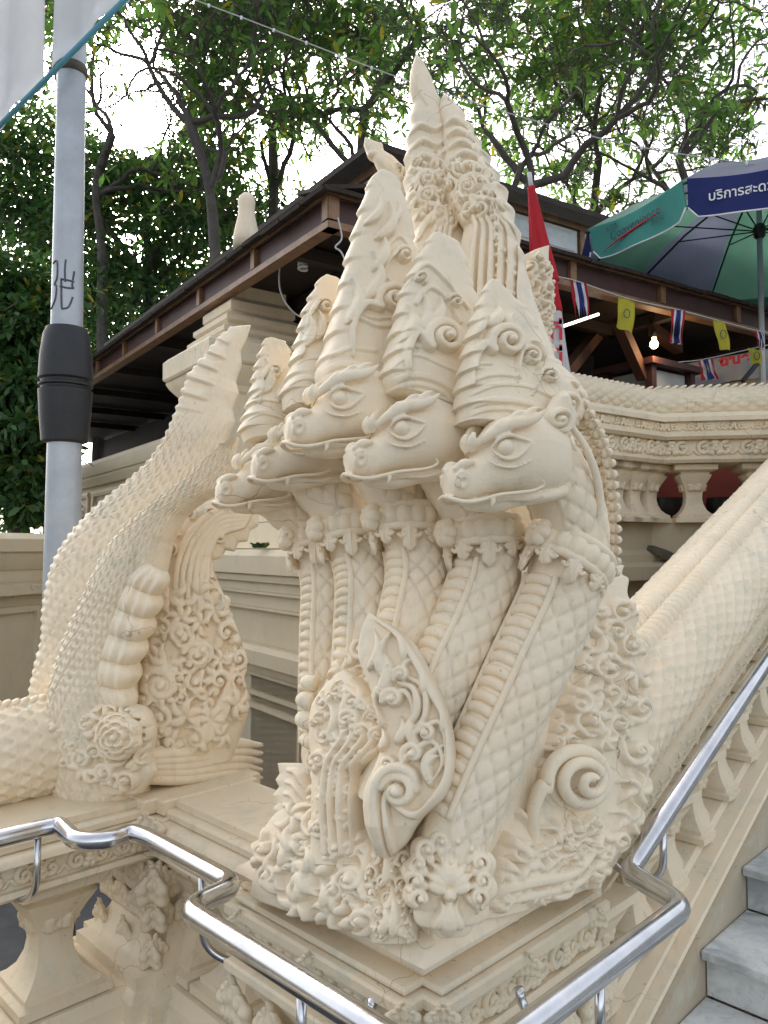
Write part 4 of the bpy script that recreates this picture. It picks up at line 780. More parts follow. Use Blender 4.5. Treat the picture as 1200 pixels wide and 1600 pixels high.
r.spiral(698, 352, 12, 1.5, -1, 90, h=.02); r.line([(652, 372), (668, 345), (690, 338)], [5, 6, 4], [.014, .02, .012])
carve('jaw_wing', q1, 0, [(645, 600), (642, 500), (640, 420), (644, 368), (640, 345), (630, 320), (634, 305), (629, 285), (635, 268), (630, 250), (637, 232), (634, 218), (642, 200), (640, 185), (646, 165), (639, 142), (641, 112), (649, 87)],
      [(800, 600), (770, 500), (745, 420), (722, 360), (712, 300), (708, 250), (700, 210), (688, 178), (686, 160), (680, 150), (674, 128), (664, 106), (652, 87)], [.08, .07, .065, .06, .055, .045, .03, .012], parent=mak, relief=r, nu=110, nv=260, sharp=True, pw=3)
# jaw: right wing, turned towards the other like an open book
q2 = Patch(P(745, 330, 2.10), -22, 6); r = Relief(q2, .045)
for k in range(8): r.line([(696 + 4 * k, 190 + 20 * k), (712 + 6 * k, 184 + 19 * k), (730 + 8 * k, 196 + 18 * k), (746 + 8 * k, 204 + 17 * k)], [5, 6, 6, 3], [.010, .018, .016, .006])
r.fill([(700, 270), (745, 260), (775, 300), (775, 335), (720, 345)], 6, 13, 20, 31, .022); r.spiral(735, 300, 13, 1.6, 1, 150, h=.026); r.spiral(722, 318, 10, 1.4, 1, 150, h=.024); r.spiral(755, 292, 11, 1.4, -1, 30, h=.024)
for k in range(6): r.line([(738 + 17 * k, 570), (742 + 15 * k, 470), (745 + 14 * k, 400), (748 + 12 * k, 362), (742 + 10 * k, 344)], [7, 7, 6, 4], [.014, .022, .022, .01], n=34)
for k in range(9): r.spiral(800 + 5 * (k % 2) - (3 * (8 - k) if k < 4 else 0), 350 + 17 * k, 8, 1.3, 1 if k % 2 else -1, 90, h=.02)
for k in range(9): r.blob(779 + .6 * k, 345 + 16 * k, 4.5, .018)
for k in range(7): r.flame(735 + 10 * k, 200 + 22 * k, 748 + 9 * k, 222 + 22 * k, .3, 6, .02)
carve('jaw_wing', q2, 0, [(730, 600), (722, 500), (712, 440), (720, 400), (728, 365), (712, 342), (697, 318), (694, 296), (690, 268), (697, 248), (692, 225), (694, 200), (687, 175), (689, 158), (695, 148)],
      [(880, 600), (862, 540), (836, 470), (822, 420), (824, 405), (812, 385), (815, 365), (803, 350), (805, 330), (792, 318), (795, 300), (780, 290), (783, 274), (766, 262), (768, 248), (752, 235), (753, 222), (740, 212), (741, 198), (728, 192), (727, 178), (712, 162), (698, 148)], [.09, .08, .075, .07, .06, .05, .035, .012], parent=mak, relief=r, nu=130, nv=260, sharp=True, pw=2.6)
q3 = Patch(P(605, 260, 2.26), 0, 0); r = Relief(q3, .03)
for k in range(3): r.line([(634 - 4 * k, 300 - 4 * k), (610 - 5 * k, 262 - 2 * k), (585 - 5 * k, 236)], [5, 5, 3], [.008, .014, .004])
r.fill([(605, 290), (625, 262), (640, 280), (640, 310)], 5, 8, 6, 2, .016)
carve('jaw_tuft', q3, 0, [(610, 320), (600, 285), (590, 268), (583, 252), (575, 248), (568, 228), (570, 216)], [(660, 320), (640, 270), (626, 258), (616, 248), (600, 238), (598, 226), (588, 224), (572, 215)], [.04, .035, .03, .012], parent=mak, relief=r, nu=50, nv=70, sharp=True)
q4 = Patch(P(838, 450, 2.14), 25, 0); r = Relief(q4, .03); r.fill([(815, 560), (822, 420), (838, 400), (860, 420), (855, 520), (845, 560)], 6, 12, 24, 14, .022)
carve('jaw_fin', q4, 0, [(805, 600), (806, 500), (812, 430), (820, 398), (832, 392)], [(860, 560), (852, 520), (860, 500), (853, 478), (862, 458), (855, 440), (863, 424), (855, 410), (857, 384)], [.05, .045, .035, .012], parent=mak, relief=r, nu=60, nv=110, sharp=True)
# throat behind the necks
sweep('throat', cat([P(760, 520, 2.2), P(800, 640, 2.2), P(835, 780, 2.16), P(855, 950, 2.12), P(850, 1150, 2.08), P(830, 1350, 2.05)], 60), ramp([.12, .14, .15, .16, .17, .18], 60), CR, mak, nseg=40, ref=(-.7, -.7, 0))
# body on the rail
Xs = np.linspace(1.62, 6.4, 700); path = np.array([W(x, 1.265, zcop(x) + .045) for x in Xs]); Lb = np.linalg.norm(path[-1] - path[0])
def dsp(S, TH):
    return scales(TH / (2 * pi) * 26 + .25, -S * Lb / .046, .024)
V, Fc = sweep_vf(path, .152, 220, (0, 0, 1), disp=dsp, flat=1.36); ob('body', mesh('body', lump(V, .0006), Fc), CR, mak)
DI = MB(); DI.add(*lathe_vf([(.0001, -.006), (.018, -.005), (.024, .0), (.022, .006), (.015, .009), (.0001, .010)], 16)); DISC = mesh('ridge_disc', np.vstack(DI.V), DI.F)
T0 = nrm(path[1] - path[0]); up0 = nrm(np.cross(T0, np.cross([0, 0, 1], T0))); side = nrm(np.cross(T0, up0))
for k in range(78):
    x = 2.2 + k * .031
    for s, (dy, dz, ang, sc_) in enumerate(((.0, .188, .0, 1.2), (-.062, .172, .5, 1.3), (.05, .165, -.55, 1.0))):
        if s == 2 and k > 40: continue
        o = W(x + .012 * (s % 2), 1.265 + dy, zcop(x) + .045 + dz); n_ = nrm(up0 * cos(ang) + nrm(W(0, -1)) * sin(ang) - T0 * 1.35); u_ = nrm(np.cross(n_, T0)); v_ = np.cross(n_, u_); sc = sc_ * 1.38
        b = ob('ridge_disc', DISC, CR, mak); b.matrix_world = Matrix([[u_[j] * sc * 1.0, v_[j] * sc, n_[j] * sc, o[j]] for j in range(3)] + [[0, 0, 0, 1]])
# ------------------------------------------------------------------ second dragon, on the left pillar, seen from behind
mk2 = thing('dragon_statue', 'scaled dragon with wide carved jaws turned away, left of the heads', 'statue', P(200, 1235, 2.65))
def sc_fn(nu_, nv_, h, m=None):
    def f(U, V, A, B): return scales(U * nu_, V * nv_, h) * np.minimum(1, np.minimum(U, 1 - U) * 8 + .25)
    return f
saw = lambda pts, n, amp: [(x + (amp if (i % 2) else 0) * nx, y + (amp if (i % 2) else 0) * ny) for i, (x, y, nx, ny) in enumerate([(q[0], q[1], 0, 0) for q in pts])]
def spiky(pts, n, amp):
    p = cat(pts, n * 2); t = nrm(np.gradient(p, axis=0)); nn = np.stack([t[:, 1], -t[:, 0]], 1); k = np.where(np.arange(n * 2) % 2 == 1, amp, 0.)[:, None]; k[-3:] = 0; return p + nn * -k
g1 = Patch(P(230, 850, 2.86), -6, 0)
Lf = spiky([(60, 1260), (50, 1110), (60, 1040), (71, 996), (73, 945), (86, 885), (111, 839), (152, 794), (202, 753), (238, 718), (263, 677), (283, 627), (299, 586), (324, 556), (344, 530), (364, 512), (388, 508)], 64, -4.0)
def far_fn(U, V, A, B):
    k = np.clip((.80 - V) / .06, 0, 1); ribs = .02 * (1 - np.mod(V * 34, 1)) * np.clip((V - .78) / .05, 0, 1) * np.clip((.97 - V) / .04, 0, 1) * np.clip((.62 - U) * 6, 0, 1)
    return k * scales(U * 15, -V * 46 - U * 7, .013) * np.minimum(1, np.minimum(U, 1 - U) * 8 + .25) + ribs
loft('far_jaw', g1, Lf, [(330, 1260), (310, 1000), (310, 900), (330, 800), (352, 740), (356, 690), (368, 660), (364, 640), (374, 615), (369, 598), (378, 570), (376, 550), (386, 530), (392, 509)], [.12, .12, .13, .12, .11, .09, .06, .035, .012], CR, mk2, nu=110, nv=330, sharp=True, fn=far_fn, pw=2.2)
g2 = Patch(P(220, 950, 2.60), -14, 0)
Ln = spiky([(96, 1240), (92, 1130), (103, 1040), (128, 965), (148, 920), (167, 875), (202, 824), (243, 789), (283, 758), (330, 712), (352, 692), (370, 683)], 50, -3.5)
loft('near_jaw', g2, Ln, [(236, 1240), (216, 1120), (214, 1040), (228, 960), (258, 900), (268, 850), (290, 808), (318, 785), (345, 768), (360, 745), (366, 735), (372, 722), (371, 705), (374, 685)], [.13, .15, .15, .14, .12, .10, .07, .045, .012], CR, mk2, nu=120, nv=300, sharp=True, fn=lambda U, V, A, B: scales(U * 12, -V * 40 - U * 6, .013) * np.minimum(1, np.minimum(U, 1 - U) * 8 + .25), pw=2.2)
# carved inside of the mouth
g3 = Patch(P(300, 980, 2.74), 22, 0); r = Relief(g3, .06)
for k in range(6): r.line([(398 - 3 * k, 796 + 5 * k), (350 - 2 * k, 792 + 9 * k), (300 + 5 * k, 830 + 9 * k), (278 + 9 * k, 880 + 7 * k), (272 + 10 * k, 945 + 4 * k)], [5, 6, 6, 6, 4], [.014, .024, .026, .024, .012], n=40)
for k in range(7): r.spiral(*[(296, 800), (276, 826), (268, 858), (330, 800), (356, 792), (344, 838), (318, 868)][k], [10, 10, 9, 11, 11, 9, 8][k], 1.4, 1 if k % 2 else -1, 60, h=.026)
r.fill([(225, 940), (262, 920), (330, 905), (345, 950), (372, 1010), (380, 1090), (350, 1150), (260, 1160), (220, 1090)], 8, 20, 34, 41, .034)
for k in range(5): r.line([(240 + 10 * k, 1178 - 4 * k), (310 + 4 * k, 1160 - 10 * k), (350 + 2 * k, 1110 - 14 * k), (362 + 2 * k, 1040 - 14 * k)], [5, 6, 6, 4], [.014, .022, .022, .012], n=36)
r.spiral(247, 1068, 27, 1.5, 1, 200, w=9, h=.036); r.spiral(304, 1022, 20, 1.5, 1, 200, w=7, h=.036); r.spiral(278, 990, 17, 1.5, -1, 0, w=6, h=.036); r.spiral(220, 1135, 14, 1.4, 1, 0, h=.03); r.spiral(248, 1138, 16, 1.4, -1, 0, h=.03)
carve('mouth_carving', g3, 0, [(205, 1195), (206, 1120), (222, 1010), (245, 930), (258, 880), (268, 838), (292, 802), (325, 782), (356, 768), (384, 766)], [(362, 1182), (384, 1120), (388, 1085), (380, 1060), (386, 1030), (372, 990), (352, 935), (334, 895), (332, 876), (345, 872), (352, 860), (366, 862), (372, 848), (386, 846), (390, 830), (404, 822), (404, 806), (414, 794)], [.08, .09, .085, .07, .06, .05, .04, .012], parent=mk2, relief=r, nu=140, nv=260, sharp=True, pw=3)
# fluted shells beside the mouth
gs = Patch(P(215, 1000, 2.52), -16, 0)
def flute(U, V, A, B): return .024 * np.abs(np.sin(pi * 6 * V))**.6 * np.clip(U * 2.2 + .25, 0, 1) * np.clip((1.02 - U) * 14, 0, 1) + .004 * np.sin(U * 23 + V * 7)
sc_L = [(x, y) for i, (x, y) in enumerate(cat([(172, 1104), (160, 1065), (166, 1025), (178, 985), (192, 945), (212, 898), (232, 880)], 25))]
sc_R = [(x + 9 * abs(sin(pi * 6 * i / 60)), y) for i, (x, y) in enumerate(cat([(205, 1112), (206, 1082), (212, 1045), (222, 1015), (234, 980), (246, 942), (262, 895)], 61))]
loft('fluted_fin', gs, sc_L, sc_R, [.03, .05, .055, .05, .05, .04, .02], CR, mk2, nu=70, nv=240, sharp=True, fn=flute, pw=3.2)
for k in range(7):
    p = P(356 + 4.2 * k, 935 + 24 * k, 2.86); q = P(340 + 3 * k, 950 + 24 * k, 2.78); t = np.linspace(0, 1, 14)
    sweep('fringe_lobe', q + (p - q) * t[:, None], .030 * np.sqrt(np.maximum(.02, 1 - t**2.5)) * (1 - .05 * k), CR, mk2, nseg=14, ref=(0, -1, 0))
# cheek: rose and curls
gf = Patch(P(187, 1150, 2.44), -8, 6)
r = Relief(gf, .03)
for ring, (n_p, rad, hh) in enumerate(((7, 31, .012), (6, 21, .024), (5, 12, .036))):
    for k in range(n_p):
        a = 2 * pi * k / n_p + ring * .5; cx, cy = 187 + rad * .62 * cos(a), 1150 + rad * .62 * sin(a); q = rad * .55
        r.blob(cx, cy, q, hh * .8); r.line([(cx + q * cos(a + t_), cy + q * sin(a + t_)) for t_ in np.linspace(-1.7, 1.7, 9)], [2, 3.6, 3.6, 2], [hh, hh + .008, hh + .008, hh], n=18)
r.blob(187, 1150, 7, .05)
pet = lambda a0, a1: [(187 + (34 + 4 * abs(sin(3.5 * a))) * cos(a), 1150 + (34 + 4 * abs(sin(3.5 * a))) * sin(a)) for a in np.linspace(a0, a1, 40)]
carve('rose', gf, 0, pet(pi / 2 + .05, 1.5 * pi - .05), pet(pi / 2 - .05, -pi / 2 + .05), [.012, .03, .034, .03, .012], parent=mk2, relief=r, nu=90, nv=90, pw=2.2, sharp=True)
gc = Patch(P(140, 1170, 2.56), -12, 4); r = Relief(gc, .06); r.fill([(85, 1110), (130, 1092), (225, 1100), (235, 1180), (190, 1228), (120, 1218), (95, 1170)], 9, 17, 22, 51, .036)
for x, y, rr, d_ in ((112, 1106, 18, 1), (100, 1140, 14, -1), (135, 1185, 18, 1), (165, 1205, 17, -1), (112, 1165, 13, 1), (140, 1118, 14, -1)): r.spiral(x, y, rr, 1.4, d_, 90, h=.036)
carve('cheek', gc, 0, [(140, 1236), (112, 1210), (95, 1175), (80, 1130), (84, 1105), (100, 1095), (125, 1088)], [(225, 1236), (246, 1206), (240, 1180), (246, 1140), (236, 1110), (210, 1098), (135, 1088)], [.05, .06, .06, .05, .03], parent=mk2, relief=r, nu=110, nv=120, pw=3)
for k in range(5):
    y = 1178 + 8 * k; sweep('lower_lip', cat([P(160 + 4 * k, 1210 + 5 * k, 2.56), P(215, y + 4, 2.56), P(290, y - 4 + 2 * k, 2.66), P(360, y - 16 + 3 * k, 2.80), P(408, y - 14 + 5 * k, 2.92)], 50), ramp([.02, .026, .026, .024, .008], 50), CR, mk2, nseg=14, ref=(0, 0, 1), flat=1.5)
pt = cat([P(-260, 1215, 2.30), P(-60, 1188, 2.45), P(40, 1172, 2.58), P(105, 1150, 2.70), P(150, 1115, 2.78)], 300); Lt = np.linalg.norm(np.diff(pt, axis=0), axis=1).sum()
V, Fc = sweep_vf(pt, ramp([.145, .145, .15, .155, .15], 300), 150, (0, 0, 1), disp=lambda S, TH: scales(TH / (2 * pi) * 22, S * Lt / .042, .013)); ob('body', mesh('body', lump(V, .0006), Fc), CR, mk2)
for k in range(16):
    i = 90 + k * 11; a, b = pt[min(i, 299)], pt[min(i + 6, 299)]; o = a + np.array([0, 0, .15]); n_ = nrm(np.array([-.6, -.2, .8])); u_ = nrm(np.cross(n_, b - a + 1e-6)); v_ = np.cross(n_, u_)
    b = ob('ridge_disc', DISC, CR, mk2); sc = 1.5; b.matrix_world = Matrix([[u_[j] * sc, v_[j] * sc, n_[j] * sc, o[j]] for j in range(3)] + [[0, 0, 0, 1]])
# ------------------------------------------------------------------ raised terrace and pavilion (turned a little against the stair)
TL = np.array([-.580, .8146, 0]); TR = np.array([.8146, .580, 0]); UP = np.array([0, 0, 1.]); WM = M['wall']
gr = lambda p: np.array([p[0], p[1], 0.])
K0 = np.array([-.256, 3.80, 0])                       # near corner of the terrace
tw = thing('terrace_wall', 'beige panelled terrace wall with ledges behind the statues', 'wall', K0)
def course(parent, name, prof, p0, p1, out, mat): V, Fc = prism_vf(prof, p0, p1, out); return ob(name, grooved(mesh(name, V, Fc)), mat, parent)
FL_, FR_ = -TR, -TL                                   # outward normals of the left-hand and right-hand faces
E1 = K0 + TL * 9.0; E2 = K0 + TR * 2.52
prof = [('ledge', [(-.9, 1.50), (.10, 1.50), (.10, 1.60), (.06, 1.635), (-.9, 1.635)]), ('moulding', [(-.9, 1.455), (.075, 1.455), (.08, 1.485), (.07, 1.499), (-.9, 1.499)]), ('moulding', [(-.9, 1.40), (.045, 1.40), (.05, 1.43), (.045, 1.454), (-.9, 1.454)]),
        ('moulding', [(-.9, 1.385), (.06, 1.385), (.06, 1.399), (-.9, 1.399)]), ('moulding', [(-.9, 1.31), (.03, 1.31), (.03, 1.384), (-.9, 1.384)]), ('moulding', [(-.9, 1.295), (.05, 1.295), (.05, 1.309), (-.9, 1.309)]), ('frieze', [(-.9, 1.10), (.015, 1.10), (.015, 1.294), (-.9, 1.294)]),
        ('band', [(-.9, 1.0), (.10, 1.0), (.10, 1.075), (.07, 1.099), (-.9, 1.099)]), ('moulding', [(-.9, .945), (.05, .945), (.06, .99), (.06, .999), (-.9, .999)]), ('moulding', [(-.9, .915), (.03, .915), (.03, .944), (-.9, .944)]), ('wall_body', [(-.9, -.02), (.0, -.02), (.0, .914), (-.9, .914)])]
for nm, pr in prof:
    course(tw, nm, pr, K0 + FR_ * 0, E1, FL_, WM)
    if nm != 'wall_body' or True: course(tw, nm, [(a if a < 0 else a * .98, b - .0015) for a, b in pr], K0 + FL_ * .0, E2, FR_, WM)
for k in range(5):                                    # framed panels on the lower wall
    a = K0 + TL * (.20 + 1.35 * k); b = a + TL * 1.15
    for q, (i, o) in enumerate(((.0, .018), (.07, .030))):
        for p0, p1, z0, z1 in ((a + TL * i, b - TL * i, .80 - i, .825 - i), (a + TL * i, b - TL * i, .12 + i, .145 + i), (a + TL * i, a + TL * (i + .025), .12 + i, .80 - i), (b - TL * (i + .025), b - TL * i, .12 + i, .80 - i)):
            course(tw, 'panel_frame', [(.0, z0), (o, z0), (o, z1), (.0, z1)], p0, p1, FL_, WM)
# stepped blocks above the ledge
for p0, p1, z0, z1, o in ((.25, 1.35, 1.64, 1.80, -.14), (1.352, 2.0, 1.64, 1.80, -.145), (.2, 1.0, 1.806, 2.06, -.17), (1.004, 2.0, 1.806, 2.06, -.165)):
    course(tw, 'block', [(-.8, z0), (o, z0), (o, z1), (-.8, z1)], K0 + TL * p0, K0 + TL * p1, FL_, M['cream2'])
V, Fc = bar_vf(P(1018, 858, 5.2) + [0, 0, .01], P(1080, 884, 5.0) + [0, 0, .0], .12, .035); pk = ob('plank', bevel_mesh(mesh('plank', V, Fc, False), .004), M['plank']); tag(pk, 'grey weathered wooden plank lying on the terrace ledge', 'plank')
tf = MB(); rn = random.Random(3)
for k in range(26):
    b = P(406 + rn.uniform(-9, 9), 856, 4.25); a = rn.uniform(0, 6.28); t = np.linspace(0, 1, 6); h = rn.uniform(.02, .06); tf.add(*sweep_vf(b + np.outer(t * h * .8, [cos(a), sin(a), 0]) + np.outer(h * (t - .5 * t * t), UP), np.maximum(.006 * np.sin(pi * (.1 + .85 * t)), .0006), 5, UP, flat=1.8))
o = tf.obj('weed_tuft', M['leaf2']); tag(o, 'small green weed growing on the terrace ledge', 'plant')
# terrace floor
me = mesh('terrace', np.array([K0 + TR * .0 + UP * 1.60 - FL_ * .4, E2 - FR_ * .3 + UP * 1.6, E2 + np.array([6, -1.2, 1.6]), E2 + np.array([9, 12, 1.6]), E1 + np.array([4, 9, 1.6]), E1 + UP * 1.6]), [[0, 1, 2, 3, 4, 5]], False)
o = ob('terrace_floor', me, M['floor']); o['kind'] = 'structure'
# ---- terrace balustrade with a scaled serpent as coping
tb = thing('terrace_balustrade', 'cream terrace balustrade topped by a scaled serpent coping, upper right', 'balustrade', E2 + UP * 1.8)
E3 = E2 + nrm(np.array([.98, -.165, 0])) * 2.6; d3 = nrm(E3 - E2); f3 = np.array([d3[1], -d3[0], 0]); A0 = K0 + TR * .9
for p0, p1, out, e in ((A0, E2, FR_, 0.0), (E2, E3, f3, .002)):
    for nm, pr, mt in (('plinth', [(-.4, 1.56), (.06, 1.56), (.06, 1.81), (-.4, 1.81)], WM), ('ledge', [(-.4, 1.44), (.24, 1.44), (.24, 1.525), (.05, 1.56), (-.4, 1.56)], WM), ('base', [(-.4, .0), (.12, .0), (.12, 1.439), (-.4, 1.439)], M['stone']), ('architrave', [(-.22, 2.20), (.20, 2.20), (.215, 2.22), (.215, 2.235), (-.22, 2.235)], CM),
                       ('frieze', [(-.22, 2.236), (.185, 2.236), (.185, 2.35), (-.22, 2.35)], CM), ('moulding', [(-.22, 2.351), (.22, 2.351), (.24, 2.37), (.24, 2.40), (-.22, 2.40)], CM), ('moulding', [(-.22, 2.401), (.2, 2.401), (.2, 2.47), (-.22, 2.47)], CM), ('moulding', [(-.22, 2.471), (.23, 2.471), (.23, 2.50), (.2, 2.53), (-.22, 2.53)], CM)):
        course(tb, nm, [(a, b + e) for a, b in pr], p0, p1, out, mt)
    L = np.linalg.norm(p1 - p0); d = (p1 - p0) / L
    curl_band('scroll_band', p0 + out * .187 + UP * 2.245, p1 + out * .187 + UP * 2.245, .10, out, tb, int(L / .13), 7, CM, .028)
    curl_band('bead_band', p0 + out * .203 + UP * 2.41, p1 + out * .203 + UP * 2.41, .05, out, tb, int(L / .10), 8, CM, .014)
    n = 260; pa = p0 + np.outer(np.linspace(-.02, L + .02, n), d) + UP * 2.595; s_ = L / .06
    V, Fc = sweep_vf(pa, .135, 90, UP, flat=1.25, disp=(lambda S, TH, q=L: diamonds(TH / (2 * pi) * 15 + .2, S * q / .11, .22, .010)) if e == 0 else (lambda S, TH, q=L: .010 * (np.minimum(1, np.abs(np.mod(S * q / .12 + TH * 1.3, 1) - .5) * 5) - 1) * np.clip((np.sin(TH + pi) + .35) * 3, 0, 1) + diamonds(TH / (2 * pi) * 15, S * q / .11, .22, .008) * np.clip(1 - (np.sin(TH + pi) + .35) * 3, 0, 1)))
    ob('serpent_coping', mesh('serpent_coping', V, Fc), CM, tb)
    for k in range(int(L / .055)):
        o_ = p0 + d * (k + .5) * .055 + UP * 2.735; u_ = nrm(out); n_ = nrm(UP - d * .5); v_ = np.cross(n_, u_); b = ob('ridge_disc', DISC, CM, tb); b.matrix_world = Matrix([[u_[j] * 1.6, v_[j] * 1.6, n_[j] * 1.3, o_[j]] for j in range(3)] + [[0, 0, 0, 1]])
    m_ = 0
    nb_ = 5 if e == 0 else 5
    for k in range(nb_):
        u = (L - .12 - k * .27) if e == 0 else (.30 + k * .42)
        if u < 0: break
        for dd in (-.09, .09) if e == 0 and k % 2 == 0 else (0,): baluster(tb, p0 + d * (u + dd) + UP * 1.812 + out * .02, .386, .27, CM, True, atan2(out[1], out[0]))
# things seen between the balusters
for k, (px, dd) in enumerate(((1047, 5.75), (1132, 5.7))):
    b = P(px, 800, dd); b[2] = 1.615; V, Fc = lathe_vf([(.02, 0), (.08, .0), (.08, .02), (.025, .05), (.025, .20), (.08, .22), (.12, .28), (.13, .35), (.12, .40), (.105, .40), (.10, .36), (.02, .27)], 28, b); o = ob('incense_bowl', grooved(mesh('incense_bowl', V, Fc), 50), M['black_iron']); tag(o, ('black footed bowl between the left terrace balusters', 'black footed bowl between the right terrace balusters')[k], 'bowl', 'black bowls behind the terrace balusters')
V, Fc = box_vf(P(1100, 780, 6.3) + [0, 0, .2], (1.3, -.1, 0), (.0, .05, 0), (0, 0, .6)); o = ob('low_wall', mesh('low_wall', V, Fc, False), M['redwall']); tag(o, 'low red painted wall seen between the terrace balusters', 'wall')
# ---- gate pillar with a stepped cap
gp = thing('gate_pillar', 'tall beige pillar with a broad stepped cap under the eave', 'pillar', P(345, 860, 4.95)); c0 = gr(P(333, 520, 5.1))
fr = lambda X, Y, z: c0 + TR * X + TL * Y + UP * z
sq = lambda a, b: [(a, a), (b, a), (b, b), (a, b)]
for nm, poly, pr in (('shaft', redent(.13, .85, .13, .85, .05), [(0, 1.55), (0, 2.72), (.02, 2.74), (.02, 2.78)]), ('neck', sq(.15, .83), [(-.02, 2.72), (.0, 2.74), (.06, 2.80), (.11, 2.86), (.13, 2.90), (.13, 2.915)]), ('cap', redent(.0, .98, .0, .98, .05), [(0, 2.916), (.012, 2.93), (.012, 3.06), (-.02, 3.09), (-.12, 3.14)]),
                     ('cap_step', sq(.17, .81), [(0, 3.141), (.03, 3.17), (.03, 3.20), (-.02, 3.24)]), ('cap_step', sq(.20, .78), [(0, 3.241), (.025, 3.265), (.025, 3.30), (-.03, 3.34)]), ('cap_step', sq(.25, .73), [(0, 3.341), (.02, 3.36), (.02, 3.42), (-.02, 3.46)]), ('top', sq(.28, .70), [(0, 3.461), (0, 3.62)])):
    V, Fc = stack_vf(poly, pr, fr); ob(nm, grooved(mesh(nm, V, Fc)), CM, gp)
# side wall running back from the pillar, with a heavy cornice and sunk panels
sw = thing('pavilion_wall', 'low beige pavilion wall with a heavy cornice beside the metal pole', 'wall', c0); s0 = c0 + TR * .45 + TL * .86
for nm, pr in (('cornice', [(-.3, 2.46), (.12, 2.46), (.14, 2.50), (.14, 2.58), (.08, 2.64), (-.3, 2.66)]), ('moulding', [(-.3, 2.36), (.05, 2.36), (.10, 2.43), (.10, 2.459), (-.3, 2.459)]), ('wall_body', [(-.3, 1.55), (.0, 1.55), (.0, 2.359), (-.3, 2.359)])): course(sw, nm, pr, s0, s0 + TL * 6, FL_, WM)
for k in range(4):
    a = s0 + TL * (.12 + 1.25 * k); b = a + TL * 1.1
    for p0, p1, z0, z1 in ((a, b, 2.24, 2.30), (a, b, 1.66, 1.72), (a, a + TL * .07, 1.72, 2.24), (b - TL * .07, b, 1.72, 2.24)): course(sw, 'panel_frame', [(.0, z0), (.035, z0), (.045, (z0 + z1) / 2), (.035, z1), (.0, z1)], p0, p1, FL_, WM)
    p0 = a + TL * .15; curl_band('panel_scroll', p0 + FL_ * .004 + UP * 1.85, p0 + TL * .8 + FL_ * .004 + UP * 1.85, .3, FL_, sw, 3, 300 + k, WM, .03)
